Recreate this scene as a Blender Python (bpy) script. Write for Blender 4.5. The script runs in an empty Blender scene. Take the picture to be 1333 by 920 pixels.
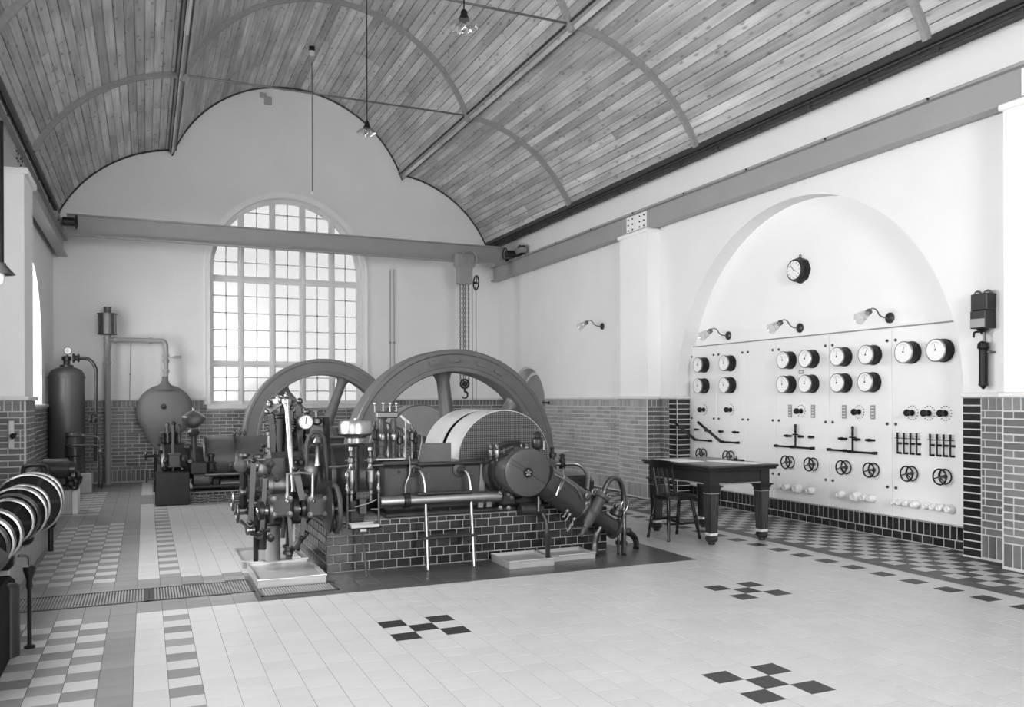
import bpy, bmesh, math, random
from mathutils import Vector, Matrix
random.seed(7)
PI = math.pi
SC = bpy.context.scene
COL = SC.collection

# ------------------------------------------------------------------ camera
CAM_F, CAM_CX, CAM_HY, CAM_H, CAM_YAW, CAM_ROLL = 1100.1, 681.7, 520.7, 1.45, 0.421, -0.0031
cd = bpy.data.cameras.new('camera')
cd.sensor_fit = 'HORIZONTAL'; cd.sensor_width = 36.0
cd.lens = CAM_F / 1333.0 * 36.0
cd.shift_x = (666.5 - CAM_CX) / 1333.0
cd.shift_y = (CAM_HY - 460.0) / 1333.0
cd.clip_start = 0.05; cd.clip_end = 200
cam = bpy.data.objects.new('camera', cd); COL.objects.link(cam)
_f = Vector((math.sin(CAM_YAW), math.cos(CAM_YAW), 0)); _r = Vector((math.cos(CAM_YAW), -math.sin(CAM_YAW), 0)); _u = Vector((0, 0, 1))
_c, _s = math.cos(CAM_ROLL), math.sin(CAM_ROLL)
_R = _r * _c + _u * _s; _U = _u * _c - _r * _s
cam.matrix_world = Matrix(((_R.x, _U.x, -_f.x, 0), (_R.y, _U.y, -_f.y, 0), (_R.z, _U.z, -_f.z, CAM_H), (0, 0, 0, 1)))
SC.camera = cam

def _ray(u, v):
    return _f + _R * ((u - CAM_CX) / CAM_F) + _U * ((CAM_HY - v) / CAM_F)
def at(u, v, Y):            # photograph position -> point on the plane y = Y
    r = _ray(u, v); t = Y / r.y
    return Vector((r.x * t, Y, CAM_H + r.z * t))
def atx(u, v, X):
    r = _ray(u, v); t = X / r.x
    return Vector((X, r.y * t, CAM_H + r.z * t))
def atz(u, v, Z=0.0):
    r = _ray(u, v); t = (Z - CAM_H) / r.z
    return Vector((r.x * t, r.y * t, Z))

# ------------------------------------------------------------------ sky, daylight, exposure
W = bpy.data.worlds.new('world'); SC.world = W; W.use_nodes = True
bg = W.node_tree.nodes['Background']
bg.inputs['Color'].default_value = (1, 1, 1, 1)
bg.inputs['Strength'].default_value = 6.0
SC.view_settings.view_transform = 'Standard'; SC.view_settings.look = 'None'
SC.view_settings.gamma = 1.0; SC.view_settings.use_curve_mapping = False
SC.view_settings.exposure = 0.17
SC.cycles.max_bounces = 10; SC.cycles.diffuse_bounces = 6; SC.cycles.glossy_bounces = 4
SC.cycles.transparent_max_bounces = 12; SC.cycles.transmission_bounces = 6
SC.cycles.caustics_reflective = False; SC.cycles.caustics_refractive = False
SC.cycles.sample_clamp_indirect = 8.0

# room: x from XL to XR, y from YF to YB; windows in the left wall, the far wall and the wall behind the camera
XL, XR, XP, XN = -1.45, 6.90, 6.68, 7.13
YF, YB = -3.2, 16.7
LWIN = [(13.55, 1.3), (7.3, 1.35), (3.0, 1.0), (0.2, 1.15)]     # centre, half width
LSILL, LSPR = 1.42, 2.15
BWC, BWH, BSILL, BSPR = 2.53, 1.43, 1.38, 3.92

def daylight(name, loc, direction, sx, sy, energy):
    ld = bpy.data.lights.new(name, 'AREA'); ld.shape = 'RECTANGLE'; ld.size = sx; ld.size_y = sy
    ld.energy = energy; ld.spread = PI
    o = bpy.data.objects.new(name, ld); COL.objects.link(o)
    o.location = loc; o.rotation_euler = Vector(direction).to_track_quat('-Z', 'Z').to_euler()
    return o
for _i, (_y, _h) in enumerate(LWIN):
    daylight('daylight_window', (XL - 0.55, _y, 2.55), (1, 0, -0.12), 2 * _h, 2.3, [280, 560, 330, 260][_i])
daylight('daylight_window', (BWC, YF - 0.6, 3.4), (0, 1, -0.1), 2.8, 4.0, 820)

# ------------------------------------------------------------------ materials (all neutral greys)
def mat(name, g, rough=0.5, metal=0.0, var=0.0, noise=0.0, nscale=4.0, bump=0.0, bscale=40.0, island=False, spec=0.5, coat=0.0, stretch=None):
    m = bpy.data.materials.new(name); m.use_nodes = True
    nt = m.node_tree; N = nt.nodes; L = nt.links
    b = N['Principled BSDF']
    b.inputs['Base Color'].default_value = (g, g, g, 1); b.inputs['Roughness'].default_value = rough
    b.inputs['Metallic'].default_value = metal; b.inputs['Specular IOR Level'].default_value = spec
    if coat: b.inputs['Coat Weight'].default_value = coat; b.inputs['Coat Roughness'].default_value = 0.08
    val = None
    def mth(op, a, c):
        n = N.new('ShaderNodeMath'); n.operation = op
        for i, x in enumerate((a, c)):
            if isinstance(x, (int, float)): n.inputs[i].default_value = x
            else: L.new(x, n.inputs[i])
        return n.outputs[0]
    tc = N.new('ShaderNodeTexCoord') if (noise or bump) else None
    if tc:
        co = tc.outputs['Object']
        if stretch:
            mp = N.new('ShaderNodeMapping'); mp.inputs['Scale'].default_value = stretch; L.new(co, mp.inputs['Vector']); co = mp.outputs[0]
    if var:
        src = N.new('ShaderNodeNewGeometry').outputs['Random Per Island'] if island else N.new('ShaderNodeObjectInfo').outputs['Random']
        val = mth('MULTIPLY_ADD', src, 2 * var); val.node.inputs[2].default_value = 1 - var
    if noise:
        nn = N.new('ShaderNodeTexNoise'); nn.inputs['Scale'].default_value = nscale; nn.inputs['Detail'].default_value = 5
        L.new(co, nn.inputs['Vector'])
        k = mth('MULTIPLY_ADD', nn.outputs['Fac'], 2 * noise); k.node.inputs[2].default_value = 1 - noise
        val = mth('MULTIPLY', val, k) if val is not None else k
    if val is not None:
        val = mth('MULTIPLY', val, g)
        cx = N.new('ShaderNodeCombineColor')
        for i in range(3): L.new(val, cx.inputs[i])
        L.new(cx.outputs[0], b.inputs['Base Color'])
    if bump:
        nb = N.new('ShaderNodeTexNoise'); nb.inputs['Scale'].default_value = bscale; nb.inputs['Detail'].default_value = 3
        L.new(co, nb.inputs['Vector'])
        bp = N.new('ShaderNodeBump'); bp.inputs['Strength'].default_value = bump; bp.inputs['Distance'].default_value = 0.01
        L.new(nb.outputs['Fac'], bp.inputs['Height']); L.new(bp.outputs[0], b.inputs['Normal'])
    return m

def wood_mat(name, g, var, rough=0.55, along=1):
    """boards: long grain along local Y, knots, board-to-board difference"""
    m = mat(name, g, rough); nt = m.node_tree; N = nt.nodes; L = nt.links; b = N['Principled BSDF']
    tc = N.new('ShaderNodeTexCoord'); oi = N.new('ShaderNodeObjectInfo')
    ad = N.new('ShaderNodeVectorMath'); ad.operation = 'ADD'
    sc = N.new('ShaderNodeVectorMath'); sc.operation = 'SCALE'; sc.inputs[0].default_value = (37, 91, 13)
    L.new(oi.outputs['Random'], sc.inputs['Scale']); L.new(tc.outputs['Object'], ad.inputs[0]); L.new(sc.outputs[0], ad.inputs[1])
    mp = N.new('ShaderNodeMapping'); mp.inputs['Scale'].default_value = (26, 1.1, 26); L.new(ad.outputs[0], mp.inputs['Vector'])
    n1 = N.new('ShaderNodeTexNoise'); n1.inputs['Scale'].default_value = 1.0; n1.inputs['Detail'].default_value = 5; L.new(mp.outputs[0], n1.inputs['Vector'])
    mp2 = N.new('ShaderNodeMapping'); mp2.inputs['Scale'].default_value = (10, 4.2, 10); L.new(ad.outputs[0], mp2.inputs['Vector'])
    vo = N.new('ShaderNodeTexVoronoi'); vo.inputs['Scale'].default_value = 1.0; L.new(mp2.outputs[0], vo.inputs['Vector'])
    kn = N.new('ShaderNodeMapRange'); kn.inputs['From Min'].default_value = 0.05; kn.inputs['From Max'].default_value = 0.24
    kn.inputs['To Min'].default_value = 0.42; kn.inputs['To Max'].default_value = 1.0; L.new(vo.outputs['Distance'], kn.inputs['Value'])
    n2 = N.new('ShaderNodeTexNoise'); n2.inputs['Scale'].default_value = 0.9; n2.inputs['Detail'].default_value = 2; L.new(ad.outputs[0], n2.inputs['Vector'])
    def mth(op, a, c, d=None):
        n = N.new('ShaderNodeMath'); n.operation = op
        for i, x in enumerate((a, c, d)):
            if x is None: continue
            if isinstance(x, (int, float)): n.inputs[i].default_value = x
            else: L.new(x, n.inputs[i])
        return n.outputs[0]
    v = mth('MULTIPLY_ADD', oi.outputs['Random'], 2 * var, 1 - var)
    v = mth('MULTIPLY', v, mth('MULTIPLY_ADD', n1.outputs['Fac'], 1.1, 0.45))
    v = mth('MULTIPLY', v, mth('MULTIPLY_ADD', n2.outputs['Fac'], 1.3, 0.38))
    v = mth('MULTIPLY', v, kn.outputs[0]); v = mth('MULTIPLY', v, g)
    cx = N.new('ShaderNodeCombineColor')
    for i in range(3): L.new(v, cx.inputs[i])
    L.new(cx.outputs[0], b.inputs['Base Color'])
    return m

def glass_mat(name, tint, rough=0.05, gl=0.12):
    m = bpy.data.materials.new(name); m.use_nodes = True; nt = m.node_tree; N = nt.nodes; L = nt.links
    for n in list(N):
        if n.type == 'BSDF_PRINCIPLED': N.remove(n)
    out = N['Material Output']
    t = N.new('ShaderNodeBsdfTransparent'); t.inputs[0].default_value = (tint, tint, tint, 1)
    g = N.new('ShaderNodeBsdfGlossy'); g.inputs['Roughness'].default_value = rough; g.inputs[0].default_value = (1, 1, 1, 1)
    x = N.new('ShaderNodeMixShader'); x.inputs[0].default_value = gl
    L.new(t.outputs[0], x.inputs[1]); L.new(g.outputs[0], x.inputs[2]); L.new(x.outputs[0], out.inputs[0])
    return m

M = {}
M['plaster'] = mat('plaster', 0.80, 0.85, noise=0.05, nscale=1.6, bump=0.12, bscale=30, spec=0.2)
M['plaster_white'] = mat('plaster_white', 0.86, 0.8, noise=0.03, nscale=2, spec=0.2)
M['stone_coping'] = mat('stone_coping', 0.72, 0.6, noise=0.1, nscale=6)
M['mortar'] = mat('mortar', 0.60, 0.9, noise=0.2, nscale=9, spec=0.1)
M['brick'] = mat('brick', 0.15, 0.42, var=0.32, noise=0.25, nscale=12, bump=0.15, bscale=60, spec=0.5)
M['brick_lit'] = mat('brick_lit', 0.34, 0.42, var=0.2, noise=0.2, nscale=12, spec=0.5)  # same brick, with window light on the -x faces put into its colour
M['brick_lit_mass'] = mat('brick_lit_mass', 0.34, 0.42, var=0.2, noise=0.2, nscale=12, island=True, spec=0.5)
M['brick_mass'] = mat('brick_mass', 0.15, 0.42, var=0.32, noise=0.2, nscale=12, island=True, spec=0.5)
M['glazed_black'] = mat('glazed_black', 0.018, 0.16, var=0.4, spec=0.6)
M['glazed_grey'] = mat('glazed_grey', 0.022, 0.14, var=0.4, noise=0.25, nscale=5, spec=0.6)
M['joint'] = mat('joint', 0.42, 0.8, noise=0.25, nscale=10)
M['tile_light'] = mat('tile_light', 0.52, 0.32, var=0.035, noise=0.05, nscale=3, spec=0.4)
M['tile_light_mass'] = mat('tile_light_mass', 0.52, 0.32, var=0.035, noise=0.05, nscale=3, island=True, spec=0.4)
M['tile_dark'] = mat('tile_dark', 0.032, 0.4, var=0.18, noise=0.15, nscale=8, spec=0.3)
M['tile_slate'] = mat('tile_slate', 0.085, 0.4, var=0.2, noise=0.18, nscale=3, spec=0.3)
M['tile_slate_mass'] = mat('tile_slate_mass', 0.085, 0.4, var=0.2, noise=0.18, nscale=3, island=True, spec=0.3)
M['tile_mid'] = mat('tile_mid', 0.24, 0.36, var=0.12, noise=0.18, nscale=3, spec=0.4)
M['tile_mid_mass'] = mat('tile_mid_mass', 0.24, 0.36, var=0.12, noise=0.18, nscale=3, island=True, spec=0.4)
M['tile_apron'] = mat('tile_apron', 0.075, 0.3, var=0.2, noise=0.35, nscale=2.5, spec=0.5)
M['floor_joint'] = mat('floor_joint', 0.12, 0.9, spec=0.1)
M['plank'] = wood_mat('plank', 0.43, 0.27)
M['plank_back'] = mat('plank_back', 0.07, 0.9)
M['timber'] = mat('timber', 0.27, 0.55, noise=0.25, nscale=3, stretch=(8, 1, 8))
M['timber_dark'] = mat('timber_dark', 0.035, 0.5, noise=0.3, nscale=3, stretch=(8, 1, 8))
M['steel_paint'] = mat('steel_paint', 0.33, 0.45, noise=0.08, nscale=2)
M['steel_paint_dark'] = mat('steel_paint_dark', 0.28, 0.4, noise=0.1, nscale=3)
M['engine_paint'] = mat('engine_paint', 0.035, 0.33, noise=0.35, nscale=5, spec=0.45)
M['engine_paint_pale'] = mat('engine_paint_pale', 0.060, 0.4, noise=0.3, nscale=5, spec=0.4)
M['engine_dark'] = mat('engine_dark', 0.015, 0.35, noise=0.3, nscale=6, spec=0.45)
M['wheel_paint'] = mat('wheel_paint', 0.085, 0.4, noise=0.3, nscale=4, bump=0.1, bscale=50)
M['wheel_paint_hazed'] = mat('wheel_paint_hazed', 0.17, 0.45, noise=0.2, nscale=4)  # same wheel paint, with the haze before the far window put into its grey
M['far_paint'] = mat('far_paint', 0.10, 0.4, noise=0.25, nscale=4)  # haze tone painted into the far engine's grey; plain grey on the splash plate
M['steel_bright'] = mat('steel_bright', 0.36, 0.34, metal=1.0, noise=0.12, nscale=7)
M['steel_dull'] = mat('steel_dull', 0.15, 0.42, metal=1.0, noise=0.2, nscale=9)
M['brass'] = mat('brass', 0.22, 0.36, metal=1.0, noise=0.15, nscale=8)
M['copper'] = mat('copper', 0.38, 0.32, metal=1.0, noise=0.12, nscale=6)
M['black'] = mat('black', 0.010, 0.4, spec=0.25)
M['black_matt'] = mat('black_matt', 0.01, 0.7, spec=0.1)
M['tank_paint'] = mat('tank_paint', 0.07, 0.4, noise=0.25, nscale=3)
M['bag_grey'] = mat('bag_grey', 0.17, 0.6, noise=0.15, nscale=3)
M['marble'] = mat('marble', 0.80, 0.28, noise=0.03, nscale=3, spec=0.4)
M['enamel'] = mat('enamel', 0.86, 0.2)
M['dial'] = mat('dial', 0.84, 0.35)
M['porcelain'] = mat('porcelain', 0.78, 0.12, spec=0.6)
M['plate_grey'] = mat('plate_grey', 0.30, 0.4)
M['table_wood'] = mat('table_wood', 0.026, 0.32, noise=0.35, nscale=4, stretch=(2, 8, 8), spec=0.4)
M['table_leather'] = mat('table_leather', 0.16, 0.35, noise=0.15, nscale=9, spec=0.6)
M['chair_wood'] = mat('chair_wood', 0.007, 0.3, noise=0.3, nscale=6, spec=0.4)
M['paper'] = mat('paper', 0.85, 0.7)
M['stone_block'] = mat('stone_block', 0.34, 0.7, noise=0.25, nscale=7, bump=0.2)
M['stone_pale'] = mat('stone_pale', 0.62, 0.6, noise=0.15, nscale=7)
M['zinc'] = mat('zinc', 0.50, 0.34, metal=0.4, noise=0.18, nscale=4)
M['glass_shade'] = glass_mat('glass_shade', 0.80, 0.08, 0.28)
M['pane'] = glass_mat('pane', 0.365, 0.2, 0.08)
M['pane_clear'] = glass_mat('pane_clear', 0.9, 0.05, 0.06)
M['window_paint'] = mat('window_paint', 0.72, 0.5)
M['mesh_guard'] = mat('mesh_guard', 0.06, 0.45)
_nt = M['mesh_guard'].node_tree; _ck = _nt.nodes.new('ShaderNodeTexChecker'); _tc = _nt.nodes.new('ShaderNodeTexCoord'); _mp = _nt.nodes.new('ShaderNodeMapping')
_mp.inputs['Rotation'].default_value = (0, PI / 4, 0); _mp.inputs['Location'].default_value = (0, .31, 0); _mp.inputs['Scale'].default_value = (1, 0, 1)
_nt.links.new(_tc.outputs['Object'], _mp.inputs['Vector']); _nt.links.new(_mp.outputs[0], _ck.inputs['Vector']); _ck.inputs['Scale'].default_value = 70
_ck.inputs['Color1'].default_value = (.012,) * 3 + (1,); _ck.inputs['Color2'].default_value = (.13,) * 3 + (1,); _nt.links.new(_ck.outputs[0], _nt.nodes['Principled BSDF'].inputs['Base Color'])
M['chain'] = mat('chain', 0.16, 0.4, metal=0.6)

M['guard_sheet'] = mat('guard_sheet', 0.60, 0.38, metal=0.3, noise=0.1, nscale=4)

# ------------------------------------------------------------------ mesh building
def basis(d):
    d = Vector(d).normalized()
    a = Vector((0, 0, 1)) if abs(d.z) < 0.9 else Vector((1, 0, 0))
    x = a.cross(d).normalized(); y = d.cross(x).normalized()
    return x, y, d
OFF = {}
class MB:
    def __init__(s): s.v = []; s.f = []
    def add(s, vs, fs):
        k = len(s.v); s.v += [tuple(p) for p in vs]; s.f += [tuple(i + k for i in f) for f in fs]; return s
    def box(s, x0, x1, y0, y1, z0, z1):
        return s.add([(x, y, z) for z in (z0, z1) for y in (y0, y1) for x in (x0, x1)],
                     [(0, 2, 3, 1), (4, 5, 7, 6), (0, 1, 5, 4), (2, 6, 7, 3), (0, 4, 6, 2), (1, 3, 7, 5)])
    def cbox(s, x0, x1, y0, y1, z0, z1, c=0.01):       # box with chamfered edges
        h = ((x0 + x1) / 2, (y0 + y1) / 2, (z0 + z1) / 2); hx, hy, hz = (x1 - x0) / 2, (y1 - y0) / 2, (z1 - z0) / 2
        c = min(c, hx * .8, hy * .8, hz * .8)
        pts = []; idx = {}
        for sx in (-1, 1):
            for sy in (-1, 1):
                for sz in (-1, 1):
                    for k, (a, b_, d) in enumerate(((0, c, c), (c, 0, c), (c, c, 0))):
                        idx[(sx, sy, sz, k)] = len(pts)
                        pts.append((h[0] + sx * (hx - a), h[1] + sy * (hy - b_), h[2] + sz * (hz - d)))
        F = []
        I = lambda *a: idx[a]
        for q in (-1, 1):
            F.append((I(q, -1, -1, 0), I(q, 1, -1, 0), I(q, 1, 1, 0), I(q, -1, 1, 0)))
            F.append((I(-1, q, -1, 1), I(1, q, -1, 1), I(1, q, 1, 1), I(-1, q, 1, 1)))
            F.append((I(-1, -1, q, 2), I(1, -1, q, 2), I(1, 1, q, 2), I(-1, 1, q, 2)))
            for r in (-1, 1):
                F.append((I(q, r, -1, 0), I(q, r, 1, 0), I(q, r, 1, 1), I(q, r, -1, 1)))
                F.append((I(q, -1, r, 0), I(q, 1, r, 0), I(q, 1, r, 2), I(q, -1, r, 2)))
                F.append((I(-1, q, r, 1), I(1, q, r, 1), I(1, q, r, 2), I(-1, q, r, 2)))
        for sx in (-1, 1):
            for sy in (-1, 1):
                for sz in (-1, 1): F.append((I(sx, sy, sz, 0), I(sx, sy, sz, 1), I(sx, sy, sz, 2)))
        return s.add(pts, F)
    def obox(s, c, ax, hx, hy, hz):                    # oriented box: ax = three axes
        c = Vector(c); P = []
        for k in (-1, 1):
            for j in (-1, 1):
                for i in (-1, 1): P.append(c + ax[0] * (i * hx) + ax[1] * (j * hy) + ax[2] * (k * hz))
        return s.add(P, [(0, 2, 3, 1), (4, 5, 7, 6), (0, 1, 5, 4), (2, 6, 7, 3), (0, 4, 6, 2), (1, 3, 7, 5)])
    def bar(s, p, q, w, h=None, up=(0, 0, 1)):         # rectangular bar from p to q
        p, q = Vector(p), Vector(q); d = (q - p); l = d.length; d.normalize()
        u = Vector(up); x = d.cross(u)
        if x.length < 1e-4: x = d.cross(Vector((1, 0, 0)))
        x.normalize(); u = x.cross(d).normalized()
        return s.obox((p + q) / 2, (x, d, u), w / 2, l / 2, (h or w) / 2)
    def lathe(s, prof, o, d=(0, 0, 1), n=20, caps=True):
        o = Vector(o); x, y, z = basis(d); vs = []; fs = []
        for r, h in prof:
            for i in range(n):
                a = 2 * PI * i / n; vs.append(o + z * h + x * (r * math.cos(a)) + y * (r * math.sin(a)))
        for k in range(len(prof) - 1):
            for i in range(n):
                j = (i + 1) % n; fs.append((k * n + i, k * n + j, k * n + n + j, k * n + n + i))
        if caps:
            fs.append(tuple(range(n - 1, -1, -1))); fs.append(tuple(range((len(prof) - 1) * n, len(prof) * n)))
        return s.add(vs, fs)
    def cyl(s, p, q, r, r2=None, n=16):
        p, q = Vector(p), Vector(q); d = q - p
        return s.lathe([(r, 0), (r if r2 is None else r2, d.length)], p, d, n)
    def ccyl(s, p, q, r, c=0.006, n=16):               # cylinder with chamfered ends
        p, q = Vector(p), Vector(q); d = q - p; l = d.length
        return s.lathe([(r - c, 0), (r, c), (r, l - c), (r - c, l)], p, d, n)
    def ring(s, o, d, prof, n=32):                     # closed profile (r,h) swept round the axis
        o = Vector(o); x, y, z = basis(d); m = len(prof); vs = []; fs = []
        for i in range(n):
            a = 2 * PI * i / n
            for r, h in prof: vs.append(o + z * h + x * (r * math.cos(a)) + y * (r * math.sin(a)))
        for i in range(n):
            j = (i + 1) % n
            for k in range(m):
                l = (k + 1) % m; fs.append((i * m + k, j * m + k, j * m + l, i * m + l))
        return s.add(vs, fs)
    def torus(s, o, d, R, r, n=24, m=8):
        return s.ring(o, d, [(R + r * math.cos(2 * PI * k / m), r * math.sin(2 * PI * k / m)) for k in range(m)], n)
    def tube(s, pts, r, n=8, caps=True, closed=False):
        P = [Vector(p) for p in pts]; m = len(P); vs = []; fs = []
        R = r if isinstance(r, (list, tuple)) else [r] * m
        T = []
        for i in range(m):
            a = P[(i - 1) % m] if (i or closed) else P[0]; b = P[(i + 1) % m] if (i < m - 1 or closed) else P[-1]
            T.append((b - a).normalized())
        x = basis(T[0])[0]
        for i in range(m):
            x = (x - T[i] * x.dot(T[i]))
            if x.length < 1e-6: x = basis(T[i])[0]
            x.normalize(); y = T[i].cross(x)
            for k in range(n):
                a = 2 * PI * k / n; vs.append(P[i] + x * (R[i] * math.cos(a)) + y * (R[i] * math.sin(a)))
        for i in range(m if closed else m - 1):
            j = (i + 1) % m
            for k in range(n):
                l = (k + 1) % n; fs.append((i * n + k, i * n + l, j * n + l, j * n + k))
        if caps and not closed: fs.append(tuple(range(n - 1, -1, -1))); fs.append(tuple(range((m - 1) * n, m * n)))
        return s.add(vs, fs)
    def sphere(s, c, r, n=12, m=8, sz=1.0):
        return s.lathe([(max(r * math.sin(PI * k / m), r * 0.02), -r * sz * math.cos(PI * k / m)) for k in range(m + 1)], c, (0, 0, 1), n)
    def prism(s, poly, o, ax, t):                      # poly in (ax0,ax1), thickness t along ax2 from o
        o = Vector(o); n = len(poly)
        vs = [o + ax[0] * a + ax[1] * b for a, b in poly] + [o + ax[0] * a + ax[1] * b + ax[2] * t for a, b in poly]
        fs = [tuple(range(n - 1, -1, -1)), tuple(range(n, 2 * n))] + [(i, (i + 1) % n, n + (i + 1) % n, n + i) for i in range(n)]
        return s.add(vs, fs)
    def mesh(s, name, m, off=Vector((0, 0, 0)), smooth=True, ang=38):
        me = bpy.data.meshes.new(name)
        me.from_pydata([(p[0] - off.x, p[1] - off.y, p[2] - off.z) for p in s.v], [], s.f)
        bm = bmesh.new(); bm.from_mesh(me)
        bmesh.ops.recalc_face_normals(bm, faces=bm.faces)
        if smooth:
            ca = math.radians(ang)
            for f in bm.faces: f.smooth = True
            for e in bm.edges:
                e.smooth = len(e.link_faces) == 2 and e.calc_face_angle(0) < ca
        bm.to_mesh(me); bm.free()
        me.materials.append(m)
        return me
    def build(s, name, m, parent=None, smooth=True, ang=38):
        off = OFF.get(parent.name, Vector((0, 0, 0))) if parent else Vector((0, 0, 0))
        o = bpy.data.objects.new(name, s.mesh(name, m, off, smooth, ang)); COL.objects.link(o)
        if parent: o.parent = parent
        OFF[o.name] = off
        return o
X_, Y_, Z_ = Vector((1, 0, 0)), Vector((0, 1, 0)), Vector((0, 0, 1))

def thing(name, label, cat, loc=(0, 0, 0), group=None):
    o = bpy.data.objects.new(name, None); COL.objects.link(o); o.location = loc; o.empty_display_size = 0.1
    o['label'] = label; o['category'] = cat
    if group: o['group'] = group
    OFF[o.name] = Vector(loc)
    return o
def tag(o, label, cat, group=None):
    o['label'] = label; o['category'] = cat
    if group: o['group'] = group
    return o
def struct(o): o['kind'] = 'structure'; return o
def stuff(o): o['kind'] = 'stuff'; return o
def inst(name, me, loc, parent, rot=None):
    o = bpy.data.objects.new(name, me); COL.objects.link(o)
    off = OFF.get(parent.name, Vector((0, 0, 0)))
    o.location = Vector(loc) - off
    if rot is not None: o.rotation_euler = rot
    o.parent = parent
    return o
def bend(pts, rad, k=5):                               # polyline with rounded corners
    P = [Vector(p) for p in pts]; out = [P[0]]
    for i in range(1, len(P) - 1):
        a, b, c = P[i - 1], P[i], P[i + 1]
        d1 = (a - b); d2 = (c - b); r = min(rad, d1.length * .48, d2.length * .48)
        p, q = b + d1.normalized() * r, b + d2.normalized() * r
        for j in range(k + 1):
            t = j / k; out.append(p * (1 - t) ** 2 + b * 2 * t * (1 - t) + q * t * t)
    out.append(P[-1]); return out

# ================================================================== STRUCTURE
def arched_wall(mb, P, s0, s1, z0, z1, ops, n=24):
    """P(s, z, d) maps wall coordinates (d = depth into the wall) to world; ops = (centre, half width, sill, spring)"""
    T = 0.34
    def quad(a, b, c, d): mb.add([a, b, c, d], [(0, 1, 2, 3)])
    for dd in (0.0, T):
        cur = s0
        for (c, h, sill, spr) in sorted(ops):
            if c - h > cur: quad(P(cur, z0, dd), P(c - h, z0, dd), P(c - h, z1, dd), P(cur, z1, dd))
            if sill > z0: quad(P(c - h, z0, dd), P(c + h, z0, dd), P(c + h, sill, dd), P(c - h, sill, dd))
            pts = [(c - h * math.cos(PI * i / n), spr + h * math.sin(PI * i / n)) for i in range(n + 1)]
            for (a, za), (b, zb) in zip(pts, pts[1:]): quad(P(a, za, dd), P(b, zb, dd), P(b, z1, dd), P(a, z1, dd))
            cur = c + h
        if s1 > cur: quad(P(cur, z0, dd), P(s1, z0, dd), P(s1, z1, dd), P(cur, z1, dd))
    for (c, h, sill, spr) in ops:
        loop = [(c - h, sill)] + [(c - h * math.cos(PI * i / n), spr + h * math.sin(PI * i / n)) for i in range(n + 1)] + [(c + h, sill)]
        for (a, za), (b, zb) in zip(loop, loop[1:] + loop[:1]):
            if sill <= z0 and (a, za) == loop[-1]: continue
            quad(P(a, za, 0), P(b, zb, 0), P(b, zb, T), P(a, za, T))
    for (a, za), (b, zb) in (((s0, z0), (s0, z1)), ((s1, z0), (s1, z1)), ((s0, z1), (s1, z1)), ((s0, z0), (s1, z0))):
        quad(P(a, za, 0), P(b, zb, 0), P(b, zb, T), P(a, za, T))

ZT = 8.4
mb = MB(); arched_wall(mb, lambda s, z, d: (s, YB + d, z), XL - .5, XR + .6, -.1, ZT, [(BWC, BWH, BSILL, BSPR)], 32)
wall_back = struct(mb.build('wall_back', M['plaster'], smooth=False))
mb = MB(); arched_wall(mb, lambda s, z, d: (s, YF - d, z), XL - .5, XR + .6, -.1, ZT, [(BWC, BWH, BSILL, BSPR)], 32)
wall_front = struct(mb.build('wall_front', M['plaster'], smooth=False))
mb = MB(); arched_wall(mb, lambda s, z, d: (XL - d, s, z), YF - .3, YB + .3, -.1, 5.2, [(c, h, LSILL, LSPR) for c, h in LWIN])
wall_left = struct(mb.build('wall_left', M['plaster'], smooth=False))
NC, NH, NSPR = 7.765, 2.30, 1.50
DC, DH = 15.25, 0.86                                            # arched doorway recess in the far bay of the right wall
mb = MB(); arched_wall(mb, lambda s, z, d: (XR + d, s, z), YF - .3, YB + .3, -.1, 5.2, [(NC, NH, -.1, NSPR), (DC, DH, -.1, 1.25)], 40)
wall_right = struct(mb.build('wall_right', M['plaster'], smooth=False))
mb = MB(); mb.box(XN, XN + .04, NC - NH - .2, NC + NH + .2, -.1, 4.2); mb.build('niche_back', M['plaster_white'], wall_right)
# pilasters with their caps, plaster above the brick dado
for y0, y1 in ((10.50, 11.27), (4.13, 4.90), (-1.6, -.83)):
    mb = MB(); mb.box(XP, XR + .02, y0, y1, 0, 3.90); mb.cbox(XP - .035, XR, y0 - .03, y1 + .03, 3.90, 3.955, .012)
    mb.build('pilaster', M['plaster_white'], wall_right, smooth=False)
LP = -1.185
for y0, y1 in ((10.50, 11.27), (4.13, 4.90), (-1.6, -.83)):
    mb = MB(); mb.box(XL - .02, LP, y0, y1, 0, 3.90); mb.cbox(XL, LP + .04, y0 - .03, y1 + .03, 3.90, 3.97, .012)
    mb.build('pilaster', M['plaster_white'], wall_left, smooth=False)

# ------------------------------------------------------------------ brick dado
BH, BJ = 0.0659, 0.013
_bc = {}
def brick_me(l, h, m, d=0.007):
    k = (round(l, 3), round(h, 3), m)
    if k not in _bc:
        b = MB(); c = 0.003
        b.add([(-l/2, 0, -h/2), (l/2, 0, -h/2), (l/2, 0, h/2), (-l/2, 0, h/2),
               (-l/2, -d + c, -h/2), (l/2, -d + c, -h/2), (l/2, -d + c, h/2), (-l/2, -d + c, h/2),
               (-l/2 + c, -d, -h/2 + c), (l/2 - c, -d, -h/2 + c), (l/2 - c, -d, h/2 - c), (-l/2 + c, -d, h/2 - c)],
              [(0, 1, 5, 4), (1, 2, 6, 5), (2, 3, 7, 6), (3, 0, 4, 7), (4, 5, 9, 8), (5, 6, 10, 9), (6, 7, 11, 10), (7, 4, 8, 11), (8, 9, 10, 11)])
        _bc[k] = b.mesh('brick', M[m], smooth=False)
    return _bc[k]
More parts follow.
